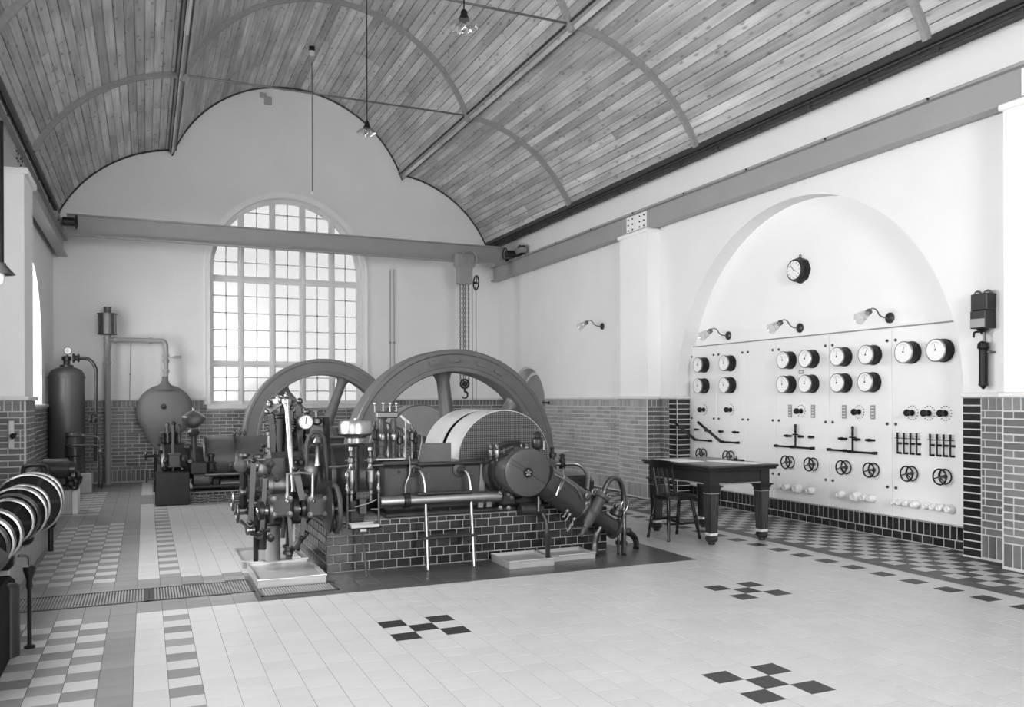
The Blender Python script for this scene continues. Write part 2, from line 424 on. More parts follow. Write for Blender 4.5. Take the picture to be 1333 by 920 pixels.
class Bricks:
    """collects bricks of one wall face; those listed as pieces become parts, the others one joined part"""
    def __init__(s, parent, m='brick', mass='brick_mass'): s.parent, s.m, s.mass, s.mb, s.n = parent, m, mass, MB(), 0
    def put(s, o, ang, l, h, piece):
        o = Vector(o); rz = Matrix.Rotation(ang, 4, 'Z')
        if piece and s.n < 300:
            s.n += 1
            jit = (random.uniform(-.006, .006), 0, ang + random.uniform(-.006, .006))
            inst('brick', brick_me(l, h, s.m), o, s.parent, jit)
        else:
            me = brick_me(l, h, s.m)
            s.mb.add([o + rz @ v.co for v in me.vertices], [tuple(p.vertices) for p in me.polygons])
    def face(s, P, ang, s0, s1, rows, piece=lambda s_, z: True, skip=lambda s_, z: False):
        """rows = list of (z0, z1, kind) with kind 'run', 'soldier', 'head'"""
        for ri, (z0, z1, kind) in enumerate(rows):
            L_ = {'run': 0.225, 'soldier': 0.076, 'head': 10.0, 'tile': 0.125}[kind]
            cur = s0
            first = L_ if kind in ('soldier', 'head') else (L_ / 2 if ri % 2 else L_)
            l = min(first, s1 - s0)
            while cur < s1 - 0.02:
                l = min(l, s1 - cur)
                if s1 - (cur + l) < 0.03: l = s1 - cur
                c = cur + l / 2; zc = (z0 + z1) / 2
                if not skip(c, zc): s.put(P(c, zc), ang, l - BJ, z1 - z0 - BJ, piece(c, zc))
                cur += l; l = L_
                if kind == 'run' and random.random() < .18: l = L_ / 2
    def done(s):
        if s.mb.v: stuff(s.mb.build('brickwork', M[s.mass], s.parent, smooth=False))
ROWS = [(0.02, .225, 'soldier')] + [(.225 + i * BH, .225 + (i + 1) * BH, 'run') for i in range(17)] + [(.225 + 17 * BH, 1.462, 'soldier')]
ROWS_SILL = [(0.02, .225, 'soldier')] + [(.225 + i * BH, .225 + (i + 1) * BH, 'run') for i in range(16)]
GROWS = [(0.01 + i * .0726, 0.01 + (i + 1) * .0726, 'head') for i in range(20)]

def mortar(parent, x0, x1, y0, y1, z0, z1): mb = MB(); mb.box(x0, x1, y0, y1, z0, z1); mb.build('mortar', M['mortar'], parent, smooth=False)
# far wall
mortar(wall_back, XL, BWC - BWH - .06, YB - .012, YB + .01, 0, 1.462); mortar(wall_back, BWC + BWH + .06, XR, YB - .012, YB + .01, 0, 1.462)
mortar(wall_back, BWC - BWH - .06, BWC + BWH + .06, YB - .012, YB + .01, 0, 1.30)
B = Bricks(wall_back)
Pb = lambda s, z: (s, YB - .012, z)
seen = lambda s, z: (-1.0 < s < 1.05 and z > .2) or (s < .2)
B.face(Pb, 0, XL, BWC - BWH - .06, ROWS, seen)
B.face(Pb, 0, BWC - BWH - .06, BWC + BWH + .06, ROWS_SILL, lambda s, z: False)
B.face(Pb, 0, BWC + BWH + .06, XR, ROWS, lambda s, z: False)
B.done()
mb = MB(); mb.cbox(XL, BWC - BWH - .06, YB - .045, YB, 1.462, 1.505, .008); mb.cbox(BWC + BWH + .06, XR, YB - .045, YB, 1.462, 1.505, .008)
mb.build('coping', M['stone_coping'], wall_back)
mb = MB(); mb.cbox(BWC - BWH - .06, BWC + BWH + .06, YB - .07, YB + .2, 1.30, 1.385, .012); mb.build('window_sill', M['stone_coping'], wall_back)
# right wall: far bay, pilaster, strip beside the switchboard niche, near pier
B = Bricks(wall_right)
G = Bricks(wall_right, 'glazed_black', 'glazed_black')
A = -PI / 2                                                       # bricks on faces turned towards -x
mortar(wall_right, XR - .012, XR + .01, 11.27, DC - DH - .02, 0, 1.462); mortar(wall_right, XR - .012, XR + .01, DC + DH + .02, YB, 0, 1.462)
mortar(wall_right, XP - .012, XR, 10.488, 11.282, 0, 1.462)
mortar(wall_right, XR - .012, XR + .01, NC + NH, 10.5, 0, 1.462); mortar(wall_right, XR - .012, XR + .01, 4.9, NC - NH, 0, 1.462)
mortar(wall_right, XP - .012, XR, 4.118, 4.912, 0, 1.462)
mortar(wall_right, XR - .012, XN, NC + NH - .012, NC + NH + .012, 0, 1.462)
mortar(wall_right, XR - .012, XR + .01, YF, 4.13, 0, 1.462)
Pr = lambda s, z: (XR - .012, s, z)
Pp = lambda s, z: (XP - .012, s, z)
B.face(lambda s, z: (s, 10.488, z), 0, XP - .012, XR - .012, ROWS)
BP = Bricks(wall_right, 'brick_lit', 'brick_lit_mass'); BP.face(Pp, A, 10.5, 11.27, ROWS, lambda s, z: z > .1)  # lit brick tone painted on the pilaster face turned to the windows
B.face(Pr, A, 4.90, NC - NH - .19, ROWS)
B.face(Pp, A, 4.13, 4.90, ROWS)
B.face(Pr, A, NC + NH + .19, 10.488, ROWS)
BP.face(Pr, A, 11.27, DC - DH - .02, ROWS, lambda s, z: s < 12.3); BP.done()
B.face(Pr, A, DC + DH + .02, YB, ROWS, lambda s, z: False)
B.face(Pr, A, YF + .05, 4.13, ROWS, lambda s, z: False)
B.done()
G.face(Pr, A, NC - NH - .19, NC - NH, GROWS)
G.face(Pr, A, NC + NH, NC + NH + .19, GROWS)
G.face(lambda s, z: (s, NC + NH - .012, z), 0, XR - .012, XN, GROWS)
mb = MB()
for a, b, x in ((11.27, DC - DH - .02, XR), (DC + DH + .02, YB, XR), (10.47, 11.30, XP), (NC + NH, 10.47, XR), (4.93, NC - NH, XR), (4.10, 4.93, XP), (YF, 4.10, XR)):
    mb.cbox(x - .045, XR, a, b, 1.462, 1.505, .008)
mb.cbox(XR - .045, XN, NC + NH - .045, NC + NH, 1.462, 1.505, .008)
mb.build('coping', M['stone_coping'], wall_right)
# left wall
mortar(wall_left, XL - .01, XL + .012, 11.27, YB, 0, 1.40); mortar(wall_left, XL, LP + .012, 10.488, 11.282, 0, 1.462)
mortar(wall_left, XL - .01, XL + .012, YF, 10.5, 0, 1.40)
B = Bricks(wall_left)
LROWS = [r for r in ROWS if r[1] <= 1.36]
B.face(lambda s, z: (s, 10.488, z), 0, XL, LP, ROWS)
B.face(lambda s, z: (XL + .012, s, z), PI / 2, 11.27, YB, LROWS, lambda s, z: z > .5)
B.face(lambda s, z: (LP + .012, s, z), PI / 2, 10.5, 11.27, ROWS, lambda s, z: z > .5)
B.face(lambda s, z: (XL + .012, s, z), PI / 2, YF + .05, 10.48, LROWS, lambda s, z: False)
B.done()
mb = MB(); mb.cbox(XL, LP + .045, 10.45, 11.31, 1.462, 1.51, .01); mb.cbox(XL, XL + .05, 11.31, YB, 1.36, 1.41, .01); mb.cbox(XL, XL + .05, YF, 10.45, 1.36, 1.41, .01)
mb.build('coping', M['stone_coping'], wall_left)
# tiled plinth course below the switchboard: uprights over stretchers
mb = MB(); mb.box(XN - .035, XN + .02, NC - NH, NC + NH - .012, 0, .228); baseboard = struct(mb.build('baseboard_right', M['joint'], smooth=False))
G2 = Bricks(baseboard, 'glazed_black', 'glazed_black')
G2.face(lambda s, z: (XN - .035, s, z), A, NC - NH, NC + NH - .012, [(.006, .092, 'tile'), (.092, .228, 'soldier')])

# ------------------------------------------------------------------ windows
def clip(poly, f):
    out = []
    for i in range(len(poly)):
        a, b = poly[i], poly[(i + 1) % len(poly)]; fa, fb = f(a), f(b)
        if fa >= 0: out.append(a)
        if (fa >= 0) != (fb >= 0):
            t = fa / (fa - fb); out.append((a[0] + (b[0] - a[0]) * t, a[1] + (b[1] - a[1]) * t))
    return out
def arch_clip(poly, c, h, spr):
    if max(p[1] for p in poly) <= spr: return poly
    for k in range(1, 24):
        a = PI * k / 24; nx, nz = math.cos(a), math.sin(a)
        poly = clip(poly, lambda p: h * math.cos(PI / 48) - ((p[0] - c) * nx + (p[1] - spr) * nz))
        if len(poly) < 3: return []
    return poly
def arched_window(name, P, c, h, sill, spr, lights, rows, glass, depth=.2, bars=True):
    """P(s, z, d) -> world, d into the wall"""
    def bx(mb, a0, a1, z0, z1, d0, d1):
        q = [P(a, z, d) for z in (z0, z1) for d in (d0, d1) for a in (a0, a1)]
        mb.add(q, [(0, 2, 3, 1), (4, 5, 7, 6), (0, 1, 5, 4), (2, 6, 7, 3), (0, 4, 6, 2), (1, 3, 7, 5)])
    top = lambda s_: spr + math.sqrt(max(h * h - (s_ - c) ** 2, 0))
    mb = MB(); n = 32; w = .075
    lo = [(c - h, sill)] + [(c - h * math.cos(PI * i / n), spr + h * math.sin(PI * i / n)) for i in range(n + 1)] + [(c + h, sill)]
    k = (h - w) / h
    li = [(c - h + w, sill + w)] + [(c - (h - w) * math.cos(PI * i / n), spr + (h - w) * math.sin(PI * i / n)) for i in range(n + 1)] + [(c + h - w, sill + w)]
    m = len(lo)
    vs = [P(a, z, depth - .04) for a, z in lo] + [P(a, z, depth - .04) for a, z in li] + [P(a, z, depth + .06) for a, z in lo] + [P(a, z, depth + .06) for a, z in li]
    fs = []
    for i in range(m):
        j = (i + 1) % m
        fs += [(i, j, m + j, m + i), (2 * m + i, 2 * m + j, 3 * m + j, 3 * m + i), (m + i, m + j, 3 * m + j, 3 * m + i), (i, j, 2 * m + j, 2 * m + i)]
    mb.add(vs, fs)
    win = struct(mb.build(name, M['window_paint'], smooth=False))
    xs = lights
    for s_ in xs[1:-1]:
        q = MB(); bx(q, s_ - .055, s_ + .055, sill, top(s_) - .02, depth - .03, depth + .05); bx(q, s_ - .022, s_ + .022, sill, top(s_) - .02, depth - .06, depth - .03); q.build('mullion', M['window_paint'], win, smooth=False)
    for z in rows['transoms']:
        hw = h if z <= spr else math.sqrt(max(h * h - (z - spr) ** 2, 0))
        q = MB(); bx(q, c - hw + .03, c + hw - .03, z - .06, z + .06, depth - .035, depth + .05); bx(q, c - hw + .03, c + hw - .03, z - .02, z + .02, depth - .07, depth - .03); q.build('transom', M['window_paint'], win, smooth=False)
    gb = MB(); zs = rows['bars']
    for a, b in zip(xs, xs[1:]):
        mid = (a + b) / 2
        if bars: bx(gb, mid - .011, mid + .011, sill, top(mid) - .02, depth - .012, depth + .02)
    for z in zs[1:-1]:
        if z in rows['transoms']: continue
        hw = h if z <= spr else math.sqrt(max(h * h - (z - spr) ** 2, 0))
        if bars: bx(gb, c - hw + .02, c + hw - .02, z - .011, z + .011, depth - .012, depth + .02)
    if bars: gb.build('glazing_bar', M['window_paint'], win, smooth=False)
    cols = []
    for a, b in zip(xs, xs[1:]): cols += [(a, (a + b) / 2), ((a + b) / 2, b)] if bars else [(a, b)]
    for a, b in cols:
        for z0, z1 in zip(zs, zs[1:]):
            pl = arch_clip([(a + .008, z0 + .008), (b - .008, z0 + .008), (b - .008, z1 - .008), (a + .008, z1 - .008)], c, h - .03, spr)
            if len(pl) < 3: continue
            q = MB(); nn = len(pl)
            q.add([P(s_, z, depth + .002) for s_, z in pl] + [P(s_, z, depth + .006) for s_, z in pl],
                  [tuple(range(nn)), tuple(range(2 * nn - 1, nn - 1, -1))] + [(i, (i + 1) % nn, nn + (i + 1) % nn, nn + i) for i in range(nn)])
            q.build('pane', M[glass], win, smooth=False)
    return win
_z = [1.385] + [1.385 + .77 * i / 3 for i in (1, 2)] + [2.155] + [2.155 + 1.613 * i / 5 for i in range(1, 5)] + [3.768] + [3.768 + .32 * i for i in range(1, 6)]
arched_window('window_1', lambda s, z, d: (s, YB + d, z), BWC, BWH, BSILL, BSPR, [1.13, 1.67, 2.25, 2.82, 3.39, 3.93], {'transoms': [2.155, 3.768], 'bars': _z}, 'pane')
# raised plaster moulding round the far window
mb = MB(); n = 32
for r0, r1, d in ((BWH + .0, BWH + .07, .02), (BWH + .07, BWH + .10, .035)):
    for i in range(n):
        a0, a1 = PI * i / n, PI * (i + 1) / n
        q = [(BWC - r * math.cos(a), YB - dd, BSPR + r * math.sin(a)) for a in (a0, a1) for r in (r0, r1) for dd in (0, d)]
        mb.add(q, [(0, 1, 3, 2), (4, 6, 7, 5), (1, 5, 7, 3), (0, 4, 5, 1), (2, 3, 7, 6)])
    for sg in (-1, 1):
        xa, xb = sorted((BWC + sg * r0, BWC + sg * r1)); mb.box(xa, xb, YB - d, YB, 1.385, BSPR)
mb.build('window_moulding', M['plaster_white'], wall_back, ang=60)
for i, (c, h) in enumerate(LWIN):
    zz = [1.42 + .34 * k for k in range(8)]
    arched_window('window_%d' % (i + 2), lambda s, z, d: (XL - d, s, z), c, h, LSILL, LSPR, [c - h + .02, c - h / 3, c + h / 3, c + h - .02], {'transoms': [2.44], 'bars': [1.42, 1.93, 2.44, 2.95, 3.46]}, 'pane_clear', .24, bars=(i == 0))
arched_window('window_7', lambda s, z, d: (s, YF - d, z), BWC, BWH, BSILL, BSPR, [1.13, 2.06, 3.0, 3.93], {'transoms': [2.155, 3.768], 'bars': [1.385, 2.155, 3.768, 5.4]}, 'pane_clear', bars=False)
# arched door in the far bay of the right wall
mb = MB(); n = 20; pl = [(DC - DH, 0)] + [(DC - DH * math.cos(PI * i / n), 1.25 + DH * math.sin(PI * i / n)) for i in range(n + 1)] + [(DC + DH, 0)]
mb.prism([(a, b) for a, b in pl], (XR + .22, 0, 0), (Y_, Z_, X_), .05)
door = struct(mb.build('door_1', M['steel_paint'], smooth=False))
for r0, r1, d in ((DH - .03, DH, .20), (DH - .16, DH - .10, .03)):
    q = MB(); lo = [(DC - r1, 0)] + [(DC - r1 * math.cos(PI * i / n), 1.25 + r1 * math.sin(PI * i / n)) for i in range(n + 1)] + [(DC + r1, 0)]
    li = [(DC - r0, 0)] + [(DC - r0 * math.cos(PI * i / n), 1.25 + r0 * math.sin(PI * i / n)) for i in range(n + 1)] + [(DC + r0, 0)]
    for (a, b), (c_, d_) in zip(zip(lo, lo[1:]), zip(li, li[1:])):
        v = [(XR + .22 - t, p[0], p[1]) for t in (0, d) for p in (a, b, d_, c_)]
        q.add(v, [(0, 1, 2, 3), (4, 7, 6, 5), (0, 4, 5, 1), (3, 2, 6, 7)])
    q.build('door_moulding', M['stone_coping'], door, ang=60)

# ------------------------------------------------------------------ ceiling: three barrel vaults of boards
CXM, ZV, ZE = 2.62, 6.05, 4.76
XVL, XVR, XEL, XER = .46, 4.78, -1.37, 6.61
def arc_pts(cx, cz, R, a0, a1, n): return [(cx + R * math.cos(a0 + (a1 - a0) * i / n), cz + R * math.sin(a0 + (a1 - a0) * i / n)) for i in range(n + 1)]
def side_arc(sg, n):
    cx, cz, R = 4.535, 3.766, 2.289
    a1 = math.asin((ZE - cz) / R); a0 = math.acos((XVR - cx) / R)
    pts = arc_pts(cx, cz, R, a0, a1, n)
    return pts if sg > 0 else [(2 * CXM - x, z) for x, z in pts]
def mid_arc(n):
    cz, R = 5.195, 2.285; a = math.acos((XVR - CXM) / R)
    return arc_pts(CXM, cz, R, a, PI - a, n)
LOBES = [side_arc(1, 20), mid_arc(44), side_arc(-1, 20)]
mb = MB(); Y0c, Y1c = YF - .1, YB + .05
for lob in LOBES:
    n = len(lob); off = []
    for i, (x, z) in enumerate(lob):
        a, b = lob[max(i - 1, 0)], lob[min(i + 1, n - 1)]; d = Vector((b[0] - a[0], 0, b[1] - a[1])).normalized(); nn = Vector((-d.z, 0, d.x))
        if nn.z < 0: nn = -nn
        off.append((x + nn.x * .03, z + nn.z * .03))
    vs = [(x, y, z) for y in (Y0c, Y1c) for x, z in off] + [(x, y, z + .05) for y in (Y0c, Y1c) for x, z in off]
    fs = []
    for i in range(n - 1):
        fs += [(i, i + 1, n + i + 1, n + i), (2 * n + i, 3 * n + i, 3 * n + i + 1, 2 * n + i + 1)]
    mb.add(vs, fs)
mb.box(XER - .02, XR + .5, Y0c, Y1c, ZE + .02, ZE + .2); mb.box(XL - .5, XEL + .02, Y0c, Y1c, ZE + .02, ZE + .2)
ceiling = struct(mb.build('ceiling', M['plank_back'], ang=50))
for lob in LOBES:
    for (xa, za), (xb, zb) in zip(lob, lob[1:]):
        d = Vector((xb - xa, 0, zb - za)); w = d.length - .005; d.normalize(); nn = Vector((-d.z, 0, d.x))
        if nn.z < 0: nn = -nn
        cut = [Y0c] + sorted(random.sample([1.2, 3.1, 5.0, 6.8, 8.9, 10.7, 12.9, 14.3], 2)) + [Y1c]
        for y0, y1 in zip(cut, cut[1:]):
            l = y1 - y0 - .004; b = MB(); lift = random.uniform(-.003, .003)
            b.add([(-w/2, -l/2, .02), (w/2, -l/2, .02), (w/2, l/2, .02), (-w/2, l/2, .02), (-w/2, -l/2, .005), (w/2, -l/2, .005), (w/2, l/2, .005), (-w/2, l/2, .005),
                   (-w/2 + .006, -l/2, 0), (w/2 - .006, -l/2, 0), (w/2 - .006, l/2, 0), (-w/2 + .006, l/2, 0)],
                  [(0, 1, 2, 3), (0, 4, 5, 1), (2, 6, 7, 3), (1, 5, 6, 2), (0, 3, 7, 4), (4, 8, 9, 5), (6, 10, 11, 7), (5, 9, 10, 6), (4, 7, 11, 8), (8, 11, 10, 9)])
            o = inst('plank', b.mesh('plank', M['plank'], smooth=False), ((xa + xb) / 2 + nn.x * lift, (y0 + y1) / 2, (za + zb) / 2 + nn.z * lift), ceiling)
            o.rotation_euler = (0, -math.atan2(d.z, d.x), 0) if d.x > 0 else (0, PI - math.atan2(d.z, d.x), 0)
            if (Matrix.Rotation(o.rotation_euler.y, 3, 'Y') @ Z_).dot(nn) < 0: o.rotation_euler.y += PI
RIBY = [16.32, 12.75, 9.14, 5.57, 2.0, -1.57]
def rib(lob, y, mname):
    q = MB()
    for w, t0, t1 in ((.07, -.02, .012), (.055, -.065, -.02)):
        n = len(lob); rows = []
        for i, (x, z) in enumerate(lob):
            a, b = lob[max(i - 1, 0)], lob[min(i + 1, n - 1)]; d = Vector((b[0] - a[0], 0, b[1] - a[1])).normalized(); nn = Vector((-d.z, 0, d.x))
            if nn.z < 0: nn = -nn
            for t in (t0, t1):
                for yy in (-w/2, w/2): rows.append((x + nn.x * t, y + yy, z + nn.z * t))
        fs = []
        for i in range(n - 1):
            a, b = 4 * i, 4 * i + 4
            fs += [(a, a + 1, b + 1, b), (a + 2, b + 2, b + 3, a + 3), (a, b, b + 2, a + 2), (a + 1, a + 3, b + 3, b + 1)]
        fs += [(0, 1, 3, 2), (4 * n - 4, 4 * n - 2, 4 * n - 1, 4 * n - 3)]
        q.add(rows, fs)
    q.build('rib', M[mname], ceiling, ang=40)
for y in RIBY[1:]:
    for lob in LOBES: rib(lob, y, 'timber')
for lob in LOBES:                                                 # dark scribing strip where the vaults meet the far wall
    q = MB(); q.tube([(x, YB - .02, z - .012) for x, z in lob], .018, 6); q.build('scribing_strip', M['timber_dark'], ceiling)
for i, xv in enumerate((XVL, XVR)):                               # valley beams between the vaults
    q = MB(); q.cbox(xv - .05, xv + .05, Y0c, Y1c, ZV - .05, ZV + .06, .008)
    beam = struct(q.build('roof_beam', M['timber'], smooth=False))
    q = MB(); q.box(xv - .075, xv - .05, Y0c, Y1c, ZV - .02, ZV + .0); q.box(xv + .05, xv + .075, Y0c, Y1c, ZV - .02, ZV + .0); q.build('flange', M['timber_dark'], beam, smooth=False)
    q = MB(); q.cyl((xv + .02, Y0c, ZV - .075), (xv + .02, 11.2, ZV - .075), .02, n=8); q.build('conduit', M['stone_pale'], beam)
for i, (x0, x1) in enumerate(((XER - .03, XR), (XL, XEL + .03))):   # eaves moulding
    q = MB(); q.cbox(x0, x1, Y0c, Y1c, ZE - .05, ZE + .03, .01)
    sx = 1 if i == 0 else -1; xo = x0 if i == 0 else x1
    q.cbox(min(xo + sx * .05, xo + sx * .1), max(xo + sx * .05, xo + sx * .1), Y0c, Y1c, ZE - .10, ZE - .05, .008)
    tr = struct(q.build('trim_%d' % (i + 1), M['timber_dark'], smooth=False))
    q = MB()
    for dz, dx in ((-.075, .02), (-.12, .075)): q.cyl((xo + sx * dx, Y0c, ZE + dz), (xo + sx * dx, Y1c - .2, ZE + dz), .012, n=6)
    q.build('conduit', M['timber_dark'], tr)
    q = MB()
    for k in range(24): q.cbox(xo + sx * .07 - .03, xo + sx * .07 + .03, YF + .5 + k * .82, YF + .53 + k * .82, ZE - .14, ZE - .05, .004)
    q.build('bracket', M['timber_dark'], tr)
# tie rods across the middle vault
for k, y in enumerate(RIBY[1:3]):
    q = MB(); q.cyl((XVL + .052, y, ZV - .03), (XVR - .052, y, ZV - .03), .014, n=8)
    for xx in (XVL + .07, XVR - .07): q.cyl((xx - .02, y, ZV - .03), (xx + .02, y, ZV - .03), .028, n=8)
    tag(q.build('tie_rod', M['steel_dull']), ['thin iron tie rod across the middle vault, the one nearest the far gable wall', 'thin iron tie rod across the vault above the pendant lamp at the top'][k], 'tie rod', 'roof tie rods')

# ------------------------------------------------------------------ floor
floor_mb = MB(); FZ = -.001
PITS = [(1.9, 4.45, 8.85, 9.30), (1.2, 4.2, 14.0, 14.7)]
_ys = sorted({YF - .4, YB + .4} | {p[2] for p in PITS} | {p[3] for p in PITS}); _xs = sorted({XL - .5, XR + .6} | {p[0] for p in PITS} | {p[1] for p in PITS})
for x0, x1 in zip(_xs, _xs[1:]):
    for y0, y1 in zip(_ys, _ys[1:]):
        xm, ym = (x0 + x1) / 2, (y0 + y1) / 2
        if any(p[0] < xm < p[1] and p[2] < ym < p[3] for p in PITS): continue
        floor_mb.add([(x0, y0, FZ), (x1, y0, FZ), (x1, y1, FZ), (x0, y1, FZ)], [(0, 1, 2, 3)])
for x0, x1, y0, y1 in PITS:
    floor_mb.add([(x, y, z) for z in (FZ, -.75) for x, y in ((x0, y0), (x1, y0), (x1, y1), (x0, y1))], [(4, 5, 6, 7)] + [(i, (i + 1) % 4, 4 + (i + 1) % 4, 4 + i) for i in range(4)])
floor = struct(floor_mb.build('floor', M['floor_joint'], smooth=False))
PT = .1575
KX = [(-1.511, -8), (-.225, 0), (-.06, 1), (.105, 2), (.265, 3), (1.38, 10), (2.672, 18), (3.938, 26), (5.497, 36), (5.655, 37), (7.23, 47)]
def colx(k):
    for (xa, ka), (xb, kb) in zip(KX, KX[1:]):
        if ka <= k <= kb: return xa + (xb - xa) * (k - ka) / (kb - ka)
YR0 = 6.36
CROSS = [(10, 5.4385), (18, 3.6886), (26, 5.4098)]                # quincunx of five dark tiles, top y of the 3 x 3 block
def dark_row(y): return (y - 6.995) / .315
tiles_near, mass = [], {'tile_light_mass': MB(), 'tile_mid_mass': MB(), 'tile_dark': MB(), 'tile_apron': MB(), 'tile_slate_mass': MB()}
_tc = {}
def tile_me(w, l, m):
    k = (round(w, 3), round(l, 3), m)
    if k not in _tc:
        b = MB(); c = .0005; d = .012
        b.add([(-w/2, -l/2, -d), (w/2, -l/2, -d), (w/2, l/2, -d), (-w/2, l/2, -d), (-w/2, -l/2, -c), (w/2, -l/2, -c), (w/2, l/2, -c), (-w/2, l/2, -c),
               (-w/2 + c, -l/2 + c, 0), (w/2 - c, -l/2 + c, 0), (w/2 - c, l/2 - c, 0), (-w/2 + c, l/2 - c, 0)],
              [(0, 4, 5, 1)[::-1], (1, 5, 6, 2)[::-1], (2, 6, 7, 3)[::-1], (3, 7, 4, 0)[::-1], (4, 5, 9, 8), (5, 6, 10, 9), (6, 7, 11, 10), (7, 4, 8, 11), (8, 9, 10, 11)])
        _tc[k] = b.mesh('tile', M[m], smooth=False)
    return _tc[k]
MASSNAME = {'tile_light': 'tile_light_mass', 'tile_mid': 'tile_mid_mass', 'tile_dark': 'tile_dark', 'tile_apron': 'tile_apron', 'tile_slate': 'tile_slate_mass'}
def kind(k, y):                                                   # which tile lies in column k at depth y
    if k < 3:
        if 6.36 < y < 7.55: return 'tile_mid'
        far = y > 11.2
        i = math.floor((y - 6.36) / PT) if y < 6.5 else math.floor((y - 7.55) / PT)
        if k == 0: return 'tile_mid'
        if k == 1: return 'tile_mid' if 13.0 < y < 14.4 else 'tile_light'
        if k == 2: return 'tile_mid' if (13.0 < y < 14.4 or i % 2 == 0) else 'tile_light'
        if far: return 'tile_light' if (-7 < k <= -3 and 12 < y < 15.3 and i % 2) else 'tile_mid'
        if -5 <= k <= -1 and (k >= -4 or y < 5.2): return 'tile_light' if (i + k) % 2 else 'tile_mid'
        return 'tile_mid'
    if 3 <= k < 7 and (6.35 < y < 6.70 or 7.16 < y < 7.50): return 'tile_mid'
    if k == 38 or k >= 46: return 'tile_slate'
    if k > 38: return 'tile_light' if (math.floor((y + .07) / PT) + k) % 2 == 0 and k < 46 else 'tile_slate'
    return 'tile_light'
def occupied(x, y):
    if any(p[0] - .05 < x < p[1] + .05 and p[2] - .05 < y < p[3] + .05 for p in PITS): return True
    if 1.42 < x < 4.04 and 7.18 < y < 8.85: return True
    if 6.70 < y < 7.16 and x < .76: return True
    if x > 6.80 and not (NC - NH < y < NC + NH and x < 7.10): return True
    if x > 6.66 and (10.5 < y < 11.27 or 4.13 < y < 4.9): return True
    return False
APR = (.76, 4.53, 6.36, 7.27)                                     # dark border in front of the engine
for k in range(-8, 47):
    x0, x1 = colx(k), colx(k + 1); cx_ = (x0 + x1) / 2
    forced = []
    for ck, top in CROSS:
        if 0 <= k - ck < 3:
            for j in range(3): forced.append((top - (j + 1) * PT, top - j * PT, 'tile_dark' if (k - ck + j) % 2 == 0 else 'tile_light'))
    if k == 36:
        y = 6.995 - .315 * 32
        while y < 12: forced.append((y - .0, y + PT, 'tile_dark')); y += .315
    forced.sort()
    rowed = k < 3 or k > 37 or k == 36
    off = 0 if rowed else (PT / 2 if k % 2 else .01)
    base = 7.55 if k < 3 else YR0
    segs = []; cur = YF + .02
    for a, b, m_ in forced + [(16.65, 16.65, None)]:
        # fill from cur to a on the column's own lattice
        yy = cur
        while yy < a - .004:
            nx_ = base + off + math.ceil((yy - base - off + .02) / PT) * PT
            if k < 3 and yy < 6.36: nx_ = 6.36 + math.ceil((yy - 6.36 + .02) / PT) * PT
            if k < 3 and 6.36 <= yy < 6.70: nx_ = 6.70
            if k < 3 and 6.70 <= yy < 7.16: nx_ = 7.16
            if k < 3 and 7.16 <= yy < 7.54: nx_ = min(7.55, yy + .195)
            if 3 <= k <= 37 and yy < YR0 < nx_ - .0005: nx_ = YR0
            nx_ = min(nx_, a)
            if nx_ - yy > .012: segs.append((yy, nx_, None))
            yy = nx_
        if m_: segs.append((a, b, m_))
        cur = b
    for a, b, m_ in segs:
        ym = (a + b) / 2
        if occupied(cx_, ym): continue
        if m_ is None:
            m_ = kind(k, ym)
            if APR[0] < cx_ < APR[1] and APR[2] - .01 < ym < APR[3] + .06: m_ = 'tile_apron'
        d = Vector((cx_, ym, -1.45)).length
        tiles_near.append((d, cx_, ym, x1 - x0 - .0025, b - a - .0025, m_))
def in_view(x, y):
    d = x * _f.x + y * _f.y; a = (x * _r.x + y * _r.y)
    if d < .5: return False
    u = CAM_CX + CAM_F * a / d; v = CAM_HY + CAM_F * 1.45 / d
    return -10 < u < 1343 and v < 925
tiles_near.sort(); cnt = {}
for d, cx_, ym, w, l, m_ in tiles_near:
    if in_view(cx_, ym) and cnt.get(m_, 0) < {'tile_light': 140, 'tile_mid': 60, 'tile_dark': 34, 'tile_apron': 40, 'tile_slate': 26}[m_]:
        cnt[m_] = cnt.get(m_, 0) + 1
        inst('tile', tile_me(w, l, m_), (cx_, ym, random.uniform(-.0003, .0003)), floor)
    else:
        me = tile_me(w, l, m_); z = random.uniform(-.0006, .0006)
        mass[MASSNAME[m_]].add([(v.co.x + cx_, v.co.y + ym, v.co.z + z) for v in me.vertices], [tuple(p.vertices) for p in me.polygons])
for nm, q in mass.items():
    if q.v: stuff(q.build('tiling', M[nm], floor, smooth=False))
# ribbed iron gutter plates across the left floor
for i, (x0, x1) in enumerate(((-1.40, .02), (.026, .76), (.78, 1.36))):
    y0, y1 = (6.70, 7.16) if i < 2 else (6.50, 6.78)
    q = MB(); q.box(x0, x1, y0, y1, -.0015, .0); q.box(x0, x1, y0, y0 + .02, -.001, .005); q.box(x0, x1, y1 - .02, y1, -.001, .005); q.box(x0, x0 + .02, y0, y1, -.001, .005); q.box(x1 - .02, x1, y0, y1, -.001, .005)
    g = tag(q.build('gutter_plate', M['engine_paint_pale'], smooth=False), ['ribbed iron gutter plate in the tiled floor along the left wall', 'ribbed iron gutter plate between the checkered band and the drip tray', 'short ribbed iron plate in front of the big drip tray'][i], 'floor plate', 'gutter plates')
    q = MB(); x = x0 + .035
    while x < x1 - .03: q.box(x, x + .010, y0 + .02, y1 - .02, -.001, .004); x += .02
    stuff(q.build('ribs', M['steel_paint_dark'], g, smooth=False))

